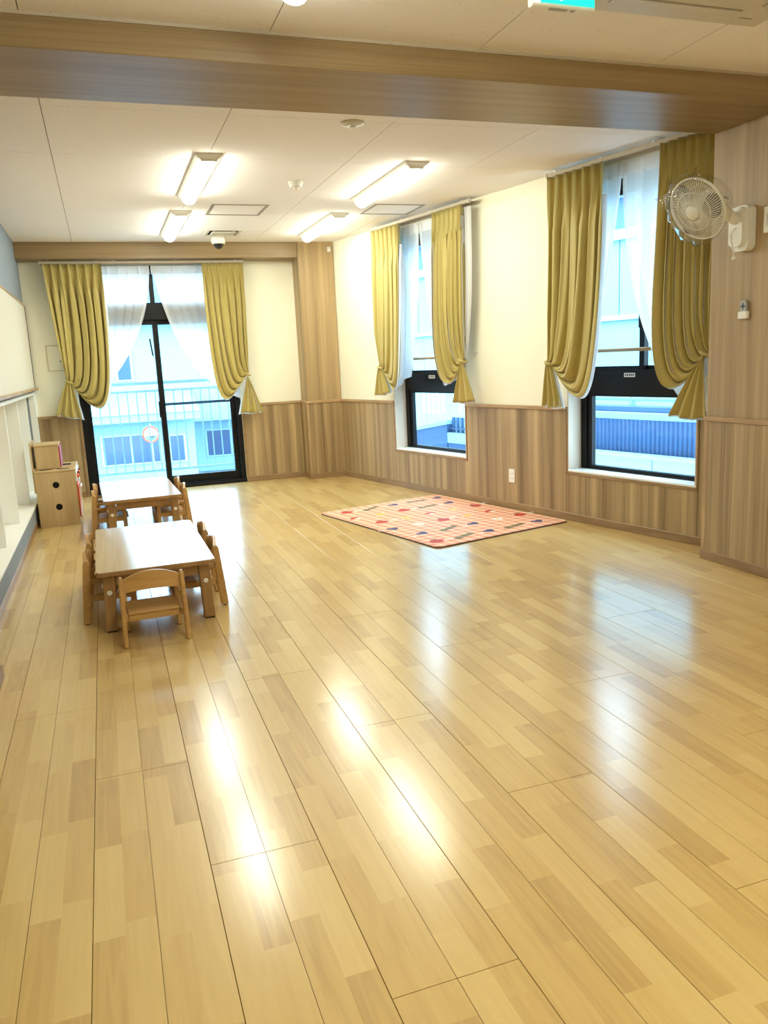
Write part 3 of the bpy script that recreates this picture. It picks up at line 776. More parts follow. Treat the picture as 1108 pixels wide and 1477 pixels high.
def hatch(cx, cy, w, label):
    o = empty('ceiling_hatch', (cx, cy, H), 0, label, 'access hatch', 'square ceiling access hatches')
    bm = bmesh.new(); q = w/2; b = 0.022
    for lo, hi in (((-q,-q),(q,-q+b)),((-q,q-b),(q,q)),((-q,-q+b),(-q+b,q-b)),((q-b,-q+b),(q,q-b))): box(bm, (*lo, -0.005), (*hi, 0))
    obj('rim', bm, M['hatchrim'], o)
    obj('lid', newbox((-q+b+0.004, -q+b+0.004, -0.002), (q-b-0.004, q-b-0.004, 0)), M['ceil'], o)
hatch(1.225, 7.11, 0.47, 'square access hatch in the ceiling between the light rows')
hatch(2.585, 6.99, 0.46, 'square access hatch in the ceiling beside the far window curtains')
o = empty('ceiling_vent', (1.275, 8.30, H), 0, 'small square ceiling exhaust vent in front of the dome camera', 'vent')
obj('rim', frame_bm(-0.17, 0.17, -0.17, 0.17, 0.028, -0.006, 0.0), M['offwhite'], o).rotation_euler = (PI/2, 0, 0)
obj('slot', newbox((-0.138, -0.138, -0.002), (0.138, 0.138, -0.0005)), M['blackrubber'], o)
obj('cover', newbox((-0.118, -0.118, -0.018), (0.118, 0.118, -0.008), 0.003), M['offwhite'], o)
for sx in (-1, 1):
    for sy in (-1, 1): obj('post', newbox((sx*0.09 - 0.006, sy*0.09 - 0.006, -0.009), (sx*0.09 + 0.006, sy*0.09 + 0.006, -0.001)), M['offwhite'], o)

o = empty('dome_camera', (1.272, 8.62, H), 0, 'white dome security camera on the ceiling before the back beam', 'camera')
obj('housing', newlathe([(0, 0), (0.07, 0), (0.072, -0.045), (0.066, -0.062), (0.05, -0.064), (0, -0.064)], 28), M['white'], o, True)
obj('dome', newlathe([(0.052, -0.062), (0.048, -0.082), (0.034, -0.102), (0.016, -0.112), (0, -0.114)], 24), M['lensblack'], o, True)
o = empty('smoke_detector', (1.479, 6.0, H), 0, 'round white smoke detector between the light rows', 'detector')
obj('base', newlathe([(0, 0), (0.056, 0), (0.056, -0.016), (0.050, -0.022), (0, -0.022)], 28), M['offwhite'], o, True)
obj('head', newlathe([(0.046, -0.02), (0.046, -0.036), (0.036, -0.044), (0, -0.046)], 28), M['offwhite'], o, True)
obj('sensor', newlathe([(0.022, -0.044), (0.020, -0.054), (0, -0.057)], 18), M['offwhite'], o, True)
o = empty('ceiling_sensor', (1.461, 4.526, H), 0, 'flat round ceiling sensor just behind the big beam', 'sensor')
obj('plate', newlathe([(0, 0), (0.066, 0), (0.064, -0.008), (0.05, -0.013), (0, -0.014)], 32), M['offwhite'], o, True)
obj('rim', newlathe([(0.030, -0.012), (0.030, -0.019), (0.022, -0.019), (0.022, -0.012)], 24), M['white'], o, True)
obj('eye', newbox((-0.014, -0.012, -0.018), (0.014, 0.012, -0.012), 0.002), M['greyremote'], o)

o = empty('wall_sensor', (2.52, COLY0, 2.545), 0, 'tiny white sensor at the top of the corner column', 'sensor')
obj('case', newbox((-0.022, -0.028, -0.03), (0.022, 0, 0.03), 0.005), M['offwhite'], o)
obj('lens', newbox((-0.010, -0.031, -0.016), (0.010, -0.027, 0.004), 0.001), M['white'], o)

# exit sign hung below the ceiling
o = empty('exit_sign', (1.64, 2.645, H), 0, 'lit green exit sign hanging at the top of the picture', 'exit sign')
obj('housing', newbox((-0.125, -0.012, -0.135), (0.125, 0.022, -0.006), 0.004), M['white'], o)
obj('face', newbox((-0.095, -0.016, -0.125), (0.119, -0.012, -0.012)), M['exit'], o)
obj('doorway', newbox((-0.119, -0.016, -0.125), (-0.095, -0.012, -0.012)), M['exitwhite'], o)
bm = bmesh.new(); lathe(bm, [(0, -0.002), (0.011, 0), (0.011, 0.002), (0, 0.002)], 14, Matrix.Translation((0.0, -0.017, -0.035)) @ Matrix.Rotation(PI/2, 4, 'X'))
tube(bm, [(0.0, -0.0175, -0.05), (0.012, -0.0175, -0.08)], 0.008, 6); tube(bm, [(0.012, -0.0175, -0.08), (-0.012, -0.0175, -0.098), (-0.016, -0.0175, -0.115)], 0.005, 6)
tube(bm, [(0.012, -0.0175, -0.08), (0.03, -0.0175, -0.1), (0.045, -0.0175, -0.104)], 0.005, 6); tube(bm, [(0.002, -0.0175, -0.054), (-0.022, -0.0175, -0.062)], 0.004, 6)
obj('running_figure', bm, M['exitwhite'], o)
obj('ceiling_bracket', newbox((-0.06, -0.005, -0.008), (0.06, 0.015, 0), 0.001), M['offwhite'], o)
bm = bmesh.new(); box(bm, (-0.05, -0.004, -0.1375), (0.02, 0.012, -0.135)); box(bm, (0.035, -0.002, -0.1375), (0.05, 0.012, -0.135))
obj('underside_slots', bm, M['greyremote'], o)

# ceiling cassette air conditioner
ax0, ax1, ay0, ay1 = 1.735, 2.685, 1.92, 2.87
o = empty('ceiling_air_conditioner', ((ax0+ax1)/2, (ay0+ay1)/2, H), 0, 'beige ceiling cassette air conditioner cut off by the top right edge', 'air conditioner')
q = (ax1-ax0)/2
bm = bmesh.new()
bot = [(-q+0.012, -q+0.012), (q-0.012, -q+0.012), (q-0.012, q-0.012), (-q+0.012, q-0.012)]; top = [(-q, -q), (q, -q), (q, q), (-q, q)]
A_ = [bm.verts.new((*p_, -0.032)) for p_ in bot]; B_ = [bm.verts.new((*p_, -0.022)) for p_ in top]; C_ = [bm.verts.new((*p_, 0)) for p_ in top]
bm.faces.new(A_); bm.faces.new(C_)
for k in range(4): bm.faces.new((A_[k], A_[(k+1)%4], B_[(k+1)%4], B_[k])); bm.faces.new((B_[k], B_[(k+1)%4], C_[(k+1)%4], C_[k]))
obj('panel', bm, M['offwhite'], o)
for k in range(4):
    R_ = Matrix.Rotation(k*PI/2, 4, 'Z')
    bm = bmesh.new(); box(bm, (-0.29, 0.335, -0.0335), (0.29, 0.395, -0.0318), 0, R_); obj('air_slot', bm, M['greyremote'], o)
    bm = bmesh.new(); box(bm, (-0.285, 0.34, -0.0385), (0.285, 0.384, -0.0335), 0.001, R_); obj('louver', bm, M['offwhite'], o)
    bm = bmesh.new(); box(bm, (0.33, 0.395, -0.0335), (0.39, 0.403, -0.0318), 0, R_ ); obj('corner_latch', bm, M['greyremote'], o)
obj('intake_grille', newbox((-0.27, -0.27, -0.037), (0.27, 0.27, -0.032), 0.002), M['offwhite'], o)
for k in range(13): obj('grille_bar', newbox((-0.25, -0.25 + 0.04*k, -0.040), (0.25, -0.238 + 0.04*k, -0.037)), M['offwhite'], o)

# ------------------------------------------------------------------ tables
def make_table(loc, rz, label):
    o = empty('low_table', loc, rz, label, 'table', 'low wooden nursery tables')
    hx_, hy_, zt = 0.303, 0.607, 0.332
    obj('tabletop', newprism(rrect(-hx_+0.003, -hy_+0.003, hx_-0.003, hy_-0.003, 0.03), zt - 0.004, zt), M['tabletop'], o)
    obj('edge_band', newprism(rrect(-hx_, -hy_, hx_, hy_, 0.033), zt - 0.024, zt - 0.004), M['tablewood'], o)
    for sy in (-1, 1): obj('apron', newbox((-hx_+0.095, sy*(hy_-0.055)-0.009, zt-0.085), (hx_-0.095, sy*(hy_-0.055)+0.009, zt-0.024)), M['tablewood'], o)
    for sx in (-1, 1): obj('apron', newbox((sx*(hx_-0.05)-0.009, -hy_+0.1, zt-0.085), (sx*(hx_-0.05)+0.009, hy_-0.1, zt-0.024)), M['tablewood'], o)
    for sx in (-1, 1):
        for sy in (-1, 1):
            cx, cy = sx*(hx_-0.062), sy*(hy_-0.065)
            bm = bmesh.new()
            box(bm, (cx-0.029, cy-0.029, 0.006), (cx+0.029, cy+0.029, zt-0.024), 0.004)
            for v in bm.verts:
                f_ = 1 - v.co.z/(zt-0.024); v.co.x += sx*0.012*f_
            lg = obj('leg', bm, M['tablewood'], o)
            bm = bmesh.new(); lathe(bm, [(0, 0), (0.0135, 0), (0.0135, 0.004), (0.009, 0.007), (0.005, 0.007), (0.004, 0.003), (0, 0.003)], 18, Matrix.Translation((cx + sx*0.004, cy + sy*0.029, 0.212)) @ Matrix.Rotation(-sy*PI/2, 4, 'X'))
            obj('bolt_cap', bm, M['white'], lg, True)
            bm = bmesh.new(); lathe(bm, [(0, 0), (0.0115, 0), (0.0115, 0.006), (0, 0.007)], 18, Matrix.Translation((cx + sx*(0.033), cy, 0.245)) @ Matrix.Rotation(sx*PI/2, 4, 'Y'))
            obj('bolt_cap', bm, M['white'], lg, True)
            obj('foot_pad', newbox((cx-0.024+sx*0.012, cy-0.024, 0), (cx+0.024+sx*0.012, cy+0.024, 0.007)), M['blackrubber'], lg)
            obj('folding_stay', newtube([(cx - sx*0.03, cy - sy*0.032, 0.19), (cx - sx*0.06, cy - sy*0.09, 0.23), (cx - sx*0.075, cy - sy*0.16, 0.30)], 0.004, 6), M['steel'], o, True)
    return o
make_table((0.157, 4.79, 0), 0.008, 'near low wooden table with a pale glossy top and a chair at its end')
make_table((0.186, 7.16, 0), 0.03, 'far low wooden table in front of the terrace door')

# ------------------------------------------------------------------ chairs (local: back at y=0, front towards +y)
def make_chair():
    o = empty('toddler_chair', (0, 0, 0))
    wd = M['chairwood']
    for sx in (-1, 1):
        bm = bmesh.new()   # flat upright board, raked and rounded at the top
        secs = [(-0.030, 0.150, 0.004, 1.0), (-0.020, 0.149, 0.12, 1.05), (-0.012, 0.147, 0.22, 1.0), (-0.004, 0.145, 0.320, 0.9), (-0.003, 0.145, 0.340, 0.75), (-0.002, 0.145, 0.349, 0.45)]
        rings = []
        for (yc, xc, zc, w_) in secs:
            hw_, hd_ = 0.0115*min(1, w_ + 0.1), 0.021*w_
            rings.append([bm.verts.new((sx*xc + a_*hw_, yc + b_*hd_, zc)) for a_, b_ in ((-1, -0.6), (-0.5, -1), (0.5, -1), (1, -0.6), (1, 0.6), (0.5, 1), (-0.5, 1), (-1, 0.6))])
        for q_ in range(len(rings) - 1):
            for k_ in range(8): bm.faces.new((rings[q_][k_], rings[q_][(k_+1) % 8], rings[q_+1][(k_+1) % 8], rings[q_+1][k_]))
        bm.faces.new(rings[0]); bm.faces.new(rings[-1])
        obj('back_post', bm, wd, o)
        obj('front_leg', newbox((sx*0.131-0.011, 0.205, 0.003), (sx*0.131+0.011, 0.235, 0.228), 0.004), wd, o)
        obj('arm_rail', newbox((sx*0.137-0.010, 0.005, 0.220), (sx*0.137+0.010, 0.245, 0.242), 0.005), wd, o)
        obj('side_stretcher', newbox((sx*0.134-0.007, 0.0, 0.118), (sx*0.134+0.007, 0.21, 0.150), 0.003), wd, o)
        bm = bmesh.new(); lathe(bm, [(0, 0), (0.008, 0), (0.008, 0.012), (0.005, 0.015), (0, 0.015)], 12, Matrix.Translation((sx*0.137, 0.002, 0.258)) @ Matrix.Rotation(PI/2, 4, 'X'))
        obj('arm_pin', bm, M['trim'], o, True)
        for yy, xx in ((-0.030, 0.150), (0.22, 0.131)):
            obj('foot_cap', newlathe([(0, 0), (0.012, 0), (0.012, 0.006), (0, 0.006)], 12, Matrix.Translation((sx*xx, yy, 0))), M['blackrubber'], o, True)
    # curved arched backrest
    bm = bmesh.new(); n = 18; F, B = [], []
    for k in range(n + 1):
        u = -1 + 2*k/n; x_ = u*0.135
        zt_ = 0.330 + 0.043*math.cos(u*PI/2)**0.8; zb_ = 0.268 + 0.012*math.cos(u*PI/2)
        yc = -0.016*math.cos(u*PI/2)
        F.append([bm.verts.new((x_, yc + 0.008, z_)) for z_ in (zb_, (zb_+zt_)/2, zt_)]); B.append([bm.verts.new((x_, yc - 0.008, z_)) for z_ in (zb_, (zb_+zt_)/2, zt_)])
    for k in range(n):
        for j in range(2):
            bm.faces.new((F[k][j], F[k+1][j], F[k+1][j+1], F[k][j+1])); bm.faces.new((B[k][j], B[k][j+1], B[k+1][j+1], B[k+1][j]))
        bm.faces.new((F[k][2], F[k+1][2], B[k+1][2], B[k][2])); bm.faces.new((F[k][0], B[k][0], B[k+1][0], F[k+1][0]))
    for k in (0, n):
        bm.faces.new((F[k][0], F[k][1], F[k][2], B[k][2], B[k][1], B[k][0]))
    obj('backrest', bm, wd, o)
    bm = bmesh.new(); box(bm, (-0.126, 0.018, 0.143), (0.126, 0.25, 0.157), 0.004)
    st = obj('seat', bm, wd, o)
    obj('seat_apron', newbox((-0.124, 0.022, 0.112), (0.124, 0.036, 0.143), 0.003), wd, o)
    obj('front_stretcher', newbox((-0.121, 0.212, 0.112), (0.121, 0.226, 0.143), 0.003), wd, o)
    return o
GC = 'toddler chairs at the low tables'
spots = [  # x, y, rotation, label
    (0.121, 3.975, 0.02, 'honey wood toddler chair at the end of the near table, back towards the viewer'),
    (0.492, 4.585, PI/2, 'honey wood toddler chair at the right side of the near table, nearer one'),
    (0.492, 5.06, PI/2, 'honey wood toddler chair at the right side of the near table, farther one'),
    (-0.186, 4.575, -PI/2, 'honey wood toddler chair at the left side of the near table, nearer one'),
    (-0.178, 5.05, -PI/2, 'honey wood toddler chair at the left side of the near table, farther one'),
    (0.545, 6.93, PI/2, 'honey wood toddler chair at the right side of the far table, nearer one'),
    (0.535, 7.36, PI/2, 'honey wood toddler chair at the right side of the far table, farther one'),
    (-0.166, 6.95, -PI/2, 'honey wood toddler chair at the left side of the far table, nearer one'),
    (-0.160, 7.38, -PI/2, 'honey wood toddler chair at the left side of the far table, farther one'),
]
proto = make_chair()
for k, (x, y, a, lab) in enumerate(spots):
    o = proto if k == 0 else copy_tree(proto)
    o.location = (x, y, 0); o.rotation_euler = (0, 0, a)
    tag(o, lab, 'chair', GC)

# ------------------------------------------------------------------ toy kitchen (local: faces +x, near end at y=0)
o = empty('toy_kitchen', (-0.655, 7.525, 0), 0, 'pale wooden toy kitchen against the left wall with orange door', 'toy kitchen')
W_, D_, T_ = 0.335, 0.62, 0.485
obj('side_panel', newbox((0, 0, 0), (W_, 0.018, T_), 0.002), M['toywood'], o)
obj('side_panel', newbox((0, D_-0.018, 0), (W_, D_, T_), 0.002), M['toywood'], o)
obj('back_panel', newbox((0.0, 0.018, 0.01), (0.012, D_-0.018, T_)), M['toywood'], o)
obj('bottom_panel', newbox((0.012, 0.018, 0.03), (W_-0.01, D_-0.018, 0.045)), M['toywood'], o)
wt = obj('worktop', newbox((-0.004, -0.006, T_), (W_+0.008, D_+0.006, T_+0.018), 0.004), M['toywood'], o)
obj('worktop_rim', newbox((-0.004, -0.006, T_+0.018), (0.012, D_+0.006, T_+0.034), 0.003), M['toywood'], wt)
for (x_, y_) in ((0.095, 0.06), (0.235, 0.06)):
    for e_ in (0.0, 0.045):
        bm = bmesh.new(); lathe(bm, [(0, 0), (0.055, 0), (0.055, 0.0015), (0, 0.0015)], 24, Matrix.Translation((x_, y_ + e_, T_+0.018)) @ Matrix.Diagonal((1, 0.22, 1, 1)))
        obj('burner_slot', bm, M['blackrubber'], wt)
obj('sink_recess', newbox((0.20, 0.36, T_+0.018), (0.29, 0.50, T_+0.0195)), M['blackrubber'], wt)
for z_, x_ in ((0.372, 0.167), (0.175, 0.172)):
    bm = bmesh.new(); lathe(bm, [(0, 0), (0.028, 0), (0.028, 0.002), (0, 0.002)], 24, Matrix.Translation((x_, 0, z_)) @ Matrix.Rotation(PI/2, 4, 'X'))
    obj('finger_hole', bm, M['blackrubber'], o)
bx_ = obj('oven_box', newbox((0.018, 0.10, T_+0.02), (0.215, 0.40, T_+0.225), 0.003), M['toywood'], o)
obj('box_lid', newbox((0.012, 0.092, T_+0.225), (0.222, 0.408, T_+0.24), 0.003), M['toywood'], bx_)
obj('oven_door', newbox((0.215, 0.115, T_+0.03), (0.226, 0.385, T_+0.215), 0.003), M['red'], bx_)
obj('back_board', newbox((-0.02, 0.08, 0.3), (-0.006, 0.46, T_+0.262), 0.003), M['toywood'], o)
dr = obj('cabinet_door', newbox((W_, 0.03, 0.06), (W_+0.014, 0.30, 0.36), 0.003), M['orange'], o)
obj('door_handle', newtube([(W_+0.014, 0.08, 0.33), (W_+0.034, 0.08, 0.33), (W_+0.034, 0.25, 0.33), (W_+0.014, 0.25, 0.33)], 0.006, 8), M['white'], dr, True)
dr = obj('cabinet_door', newbox((W_, 0.32, 0.06), (W_+0.014, 0.59, 0.36), 0.003), M['toywood'], o)
obj('control_strip', newbox((W_, 0.02, 0.38), (W_+0.010, 0.60, 0.475), 0.002), M['white'], o)
for k in range(4):
    bm = bmesh.new(); lathe(bm, [(0, 0), (0.022, 0), (0.020, 0.018), (0, 0.02)], 16, Matrix.Translation((W_+0.010, 0.09 + 0.13*k, 0.43)) @ Matrix.Rotation(PI/2, 4, 'Y'))
    obj('knob', bm, M['orange' if k % 2 == 0 else 'blackrubber'], o, True)

# ------------------------------------------------------------------ cubby, whiteboard on the left wall
o = empty('cubby_unit', (XL, 6.5, CUBZ0), 0, 'built-in white open cubby unit along the left wall below the whiteboard', 'cubby')
yo = -6.5
obj('ledge', newbox((CUBX - XL + 0.002, CUBY0 + yo + 0.002, -0.018), (0.012, CUBY1 + yo - 0.002, 0), 0.002), M['whitepaint'], o)
obj('back_board', newbox((CUBX - XL + 0.002, CUBY0 + yo + 0.002, 0.0), (CUBX - XL + 0.01, CUBY1 + yo - 0.002, CUBZ1 - CUBZ0)), M['whitepaint'], o)
obj('top_board', newbox((CUBX - XL + 0.002, CUBY0 + yo + 0.002, CUBZ1 - CUBZ0), (0.006, CUBY1 + yo - 0.002, CUBZ1 - CUBZ0 + 0.028), 0.002), M['whitepaint'], o)
for y_ in (4.90, 5.84, 6.76, 7.74, 8.65):
    dv = obj('divider', newbox((CUBX - XL + 0.01, y_ - 0.014 + yo, 0), (-0.043, y_ + 0.014 + yo, CUBZ1 - CUBZ0), 0.002), M['whitepaint'], o)
    obj('edge_stile', newbox((-0.072, y_ + 0.014 + yo, 0), (-0.046, y_ + 0.03 + yo, CUBZ1 - CUBZ0)), M['whitepaint'], dv)
obj('kick_panel', newbox((0.001, CUBY0 + yo, 0.056 - CUBZ0), (0.008, CUBY1 + yo, -0.018)), M['greyblue'], o)

o = empty('whiteboard', (XL, 7.3, 1.19), 0, 'long wall-mounted whiteboard with brown trim on the left wall', 'whiteboard')
obj('panel', newbox((0.0015, -1.82, 0.012), (0.014, 1.845, 0.83)), M['whiteboard'], o)
obj('top_trim', newbox((0.0015, -1.83, 0.83), (0.02, 1.855, 0.85), 0.003), M['trim'], o)
obj('tray', newbox((0.0015, -1.83, -0.012), (0.045, 1.855, 0.012), 0.003), M['trim'], o)
obj('end_trim', newbox((0.0015, 1.845, 0.012), (0.018, 1.855, 0.83)), M['blackrubber'], o)
obj('end_trim', newbox((0.0015, -1.83, 0.012), (0.018, -1.82, 0.83)), M['blackrubber'], o)

o = back_frame('wall_panel', label='flat white wall panel with a key switch left of the terrace curtain', cat='switch panel')
obj('plate', newbox((0.375, 0, 1.37), (0.52, 0.008, 1.62), 0.002), M['cream'], o)
obj('frame', frame_bm(0.365, 0.53, 1.36, 1.63, 0.01, 0, 0.011), M['reveal'], o)
bm = bmesh.new(); lathe(bm, [(0, 0), (0.010, 0), (0.008, 0.006), (0, 0.006)], 12, Matrix.Translation((0.40, 0.008, 1.46)) @ Matrix.Rotation(-PI/2, 4, 'X'))
obj('key_switch', bm, M['greyremote'], o, True)

# outlet on the slanted wall
o = wall_frame('wall_outlet', label='white wall socket plate on the oak wainscot between the windows', cat='outlet')
obj('plate', newbox((1.037, 0.012, 0.232), (1.113, 0.019, 0.348), 0.003), M['white'], o)
for z_ in (0.262, 0.305):
    bm = bmesh.new(); box(bm, (1.060, 0.019, z_), (1.0645, 0.0197, z_ + 0.014)); box(bm, (1.082, 0.019, z_), (1.0865, 0.0197, z_ + 0.014))
    obj('socket_slots', bm, M['greyremote'], o)

# ------------------------------------------------------------------ things on the near column (face at x = NCX)
o = empty('remote_control', (NCX, 3.692, 1.457), 0, 'small grey remote in a white holder on the oak column below the fan', 'remote')
obj('remote_body', newprism(rrect(-0.024, 0.02, 0.024, 0.102, 0.016), 0.004, 0.018, Matrix(((0,0,-1,0),(1,0,0,0),(0,1,0,0),(0,0,0,1)))), M['greyremote'], o)
obj('holder', newbox((-0.024, -0.034, 0), (0, 0.034, 0.042), 0.004), M['white'], o)
bm = bmesh.new(); box(bm, (-0.0192, -0.017, 0.066), (-0.018, 0.017, 0.074)); box(bm, (-0.0192, -0.004, 0.053), (-0.018, 0.004, 0.087))
obj('cross_button', bm, M['darkblue'], o)
o = empty('wall_switch', (NCX, 3.515, 1.90), 0, 'white switch box at the right picture edge beside the fan', 'switch')
obj('case', newbox((-0.022, -0.05, 0), (0, 0.05, 0.135), 0.005), M['white'], o)
obj('rocker', newbox((-0.026, -0.025, 0.035), (-0.022, 0.025, 0.10), 0.002), M['offwhite'], o)

# wall fan
o = empty('wall_fan', (NCX, 3.70, 1.83), 0, 'white wall-mounted fan wrapped in a clear plastic bag on the oak column', 'fan')
org = Vector((NCX, 3.70, 1.83))
hub = Vector((3.09, 3.665, 2.035)); mot = hub + Vector((0.176, 0.026, 0.095))
axis = Vector((-0.87, -0.13, -0.47)).normalized()
def frame_to(p, z):
    z = z.normalized(); x = Vector((0, 0, 1)).cross(z).normalized(); y = z.cross(x)
    return Matrix(((x.x, y.x, z.x, p.x), (x.y, y.y, z.y, p.y), (x.z, y.z, z.z, p.z), (0, 0, 0, 1)))
FM = frame_to(hub - org, axis)            # local z points out of the fan's face
R_ = 0.166
# base on the column
Mx = Matrix(((0,0,-1,0),(1,0,0,0),(0,1,0,0),(0,0,0,1)))
bs = obj('wall_base', newprism(rrect(-0.062, -0.005, 0.062, 0.235, 0.035), 0, 0.05, Mx), M['white'], o)
obj('base_cover', newprism(rrect(-0.05, 0.02, 0.05, 0.225, 0.03), 0.05, 0.085, Mx), M['white'], bs)
obj('arm', newtube([(-0.06, 0.0, 0.16), (-0.12, 0.0, 0.18), (-0.17, 0.012, 0.23), tuple(mot - org + Vector((0.02, 0, -0.03)))], [0.034, 0.03, 0.027, 0.03], 12), M['white'], o, True)
mo = bmesh.new(); lathe(mo, [(0, -0.165), (0.035, -0.162), (0.055, -0.145), (0.062, -0.10), (0.062, -0.06), (0.050, -0.045), (0, -0.045)], 24, FM)
obj('motor_housing', mo, M['white'], o, True)
# cage
bm = bmesh.new()
def cage_pt(rr, front, a):
    q_ = rr/R_
    z_ = (0.045*(1 - q_**2.2) - 0.005) if front else (-0.052*(1 - q_**2.2) - 0.015)
    return FM @ Vector((rr*math.cos(a), rr*math.sin(a), z_))
for k in range(72):
    a = 2*PI*k/72
    tube(bm, [cage_pt(R_*q_, True, a + 0.25*q_) for q_ in (0.30, 0.5, 0.7, 0.86, 0.95, 1.0)], 0.0019, 4, False)
for q_ in (0.3, 0.62, 1.0):
    rr_ = 0.0045 if q_ == 1.0 else 0.002
    tube(bm, [cage_pt(R_*q_, True, 2*PI*k/48) for k in range(49)], rr_, 5, False)
obj('front_grille', bm, M['white'], o)
bm = bmesh.new()
for k in range(60):
    a = 2*PI*k/60
    tube(bm, [cage_pt(R_*q_, False, a) for q_ in (0.33, 0.6, 0.85, 1.0)], 0.0013, 3, False)
for q_ in (0.33, 0.65, 1.0): tube(bm, [cage_pt(R_*q_, False, 2*PI*k/48) for k in range(49)], 0.0035 if q_ == 1 else 0.002, 5, False)
obj('rear_grille', bm, M['white'], o)
for k in range(3):
    bm = bmesh.new(); g_ = []
    for i_ in range(9):
        rr = 0.03 + 0.125*i_/8; half = 0.62*math.sin(PI*(0.18 + 0.72*i_/8))**0.7; row = []
        for j_ in range(9):
            a = 2*PI*k/3 + half*(2*j_/8 - 1)
            row.append(bm.verts.new(FM @ Vector((rr*math.cos(a), rr*math.sin(a), -0.004 - 0.016*(2*j_/8 - 1)))))
        g_.append(row)
    for i_ in range(8):
        for j_ in range(8): bm.faces.new((g_[i_][j_], g_[i_+1][j_], g_[i_+1][j_+1], g_[i_][j_+1]))
    solidify(obj('blade', bm, M['fanblade'], o, True, False), 0.002)
bm = bmesh.new(); lathe(bm, [(0, 0.050), (0.034, 0.048), (0.042, 0.040), (0.042, 0.030), (0.054, 0.028), (0.054, 0.02), (0, 0.02)], 28, FM)
obj('center_cap', bm, M['white'], o, True)
# pull cord
bm = bmesh.new(); tube(bm, [(-0.07, 0.03, 0.13), (-0.085, 0.035, 0.09), (-0.08, 0.03, 0.04), (-0.07, 0.022, 0.0), (-0.068, 0.02, -0.03)], 0.0035, 6)
tube(bm, [(-0.075, -0.012, 0.13), (-0.1, 0.0, 0.10), (-0.098, 0.012, 0.05), (-0.075, 0.02, 0.01)], 0.003, 6)
obj('pull_cord', bm, M['white'], o, True)
bm = bmesh.new(); lathe(bm, [(0, 0), (0.012, 0.003), (0.013, 0.012), (0.006, 0.022), (0, 0.022)], 12, Matrix.Translation((-0.068, 0.02, -0.05)))
obj('cord_knob', bm, M['white'], o, True)
# loose clear bag
rnd = random.Random(5)
bm = bmesh.new(); rings = []; nb = 64
prof = [(0.06, 0.074), (0.11, 0.066), (0.15, 0.050), (0.178, 0.028), (0.188, -0.005), (0.186, -0.04), (0.165, -0.075), (0.12, -0.10), (0.085, -0.11)]
cap = bm.verts.new(FM @ Vector((0, 0, 0.076)))
for (rr, zz) in prof:
    ring = []
    for k in range(nb):
        a = 2*PI*k/nb
        cr_ = 0.012*math.sin(9*a + rr*60) + 0.008*math.sin(17*a - rr*90) + rnd.uniform(-0.004, 0.004)
        sc_ = min(1, rr/0.12)
        q_ = rr*(1 + 0.05*math.sin(3*a + 1)*sc_) + cr_*0.35*sc_
        ring.append(bm.verts.new(FM @ Vector((q_*math.cos(a), q_*math.sin(a), zz + cr_*0.6))))
    rings.append(ring)
for k in range(nb): bm.faces.new((cap, rings[0][k], rings[0][(k+1) % nb]))
for i_ in range(len(rings)-1):
    for k in range(nb): bm.faces.new((rings[i_][k], rings[i_][(k+1) % nb], rings[i_+1][(k+1) % nb], rings[i_+1][k]))
# pulled corners of the bag
bg_o = obj('plastic_bag', bm, M['bag'], o, True, True)
for ang_, ln in ((2.7, 0.085), (1.2, 0.05), (4.35, 0.05)):
    bm = bmesh.new(); tip = FM @ Vector((math.cos(ang_)*(0.185 + ln), math.sin(ang_)*(0.185 + ln), 0.01))
    ring = [FM @ Vector((math.cos(ang_ + da)*0.182, math.sin(ang_ + da)*0.182, zz)) for da, zz in ((-0.32, 0.0), (-0.12, 0.04), (0.12, 0.045), (0.32, 0.0), (0.12, -0.03), (-0.12, -0.03))]
    mid = [v.lerp(tip, 0.55) for v in ring]
    cx = sum(mid, Vector())/6; mid = [cx + (v - cx)*0.6 for v in mid]
    A_ = [bm.verts.new(v) for v in ring]; B_ = [bm.verts.new(v) for v in mid]; tv = bm.verts.new(tip)
    for k in range(6):
        bm.faces.new((A_[k], A_[(k+1)%6], B_[(k+1)%6], B_[k])); bm.faces.new((B_[k], B_[(k+1)%6], tv))
    obj('bag_corner', bm, M['bag'], bg_o, True, True)

# ------------------------------------------------------------------ play rug
RUGC = (2.52, 6.045); RW_, RL_ = 1.29, 1.77
o = empty('play_rug', (*RUGC, 0), ANG*1.01, 'pink checked play rug printed with hearts and apples on the floor', 'rug')
obj('edge', newprism(rrect(-RW_/2, -RL_/2, RW_/2, RL_/2, 0.05), 0.0, 0.008), M['rugedge'], o)
rg = obj('pile', newprism(rrect(-RW_/2 + 0.004, -RL_/2 + 0.004, RW_/2 - 0.004, RL_/2 - 0.004, 0.048), 0.008, 0.011), M['rug'], o)
cols = {'print_red': (0.52, 0.025, 0.02), 'print_navy': (0.05, 0.05, 0.16), 'print_yellow': (0.80, 0.52, 0.08), 'print_white': (0.80, 0.78, 0.74), 'print_green': (0.15, 0.15, 0.06), 'print_brown': (0.20, 0.10, 0.05)}
PM = {k: plain(k, v, 0.55) for k, v in cols.items()}
def heart(s): return [(s*0.062*math.sin(t)**3*16/16, s*0.0039*(13*math.cos(t) - 5*math.cos(2*t) - 2*math.cos(3*t) - math.cos(4*t))) for t in [2*PI*k/24 for k in range(24)]]
def disc(rx, ry, cx=0, cy=0, n=18): return [(cx + rx*math.cos(2*PI*k/n), cy + ry*math.sin(2*PI*k/n)) for k in range(n)]
def star(r): return [((r if k % 2 == 0 else r*0.45)*math.sin(PI*k/5), (r if k % 2 == 0 else r*0.45)*math.cos(PI*k/5)) for k in range(10)]
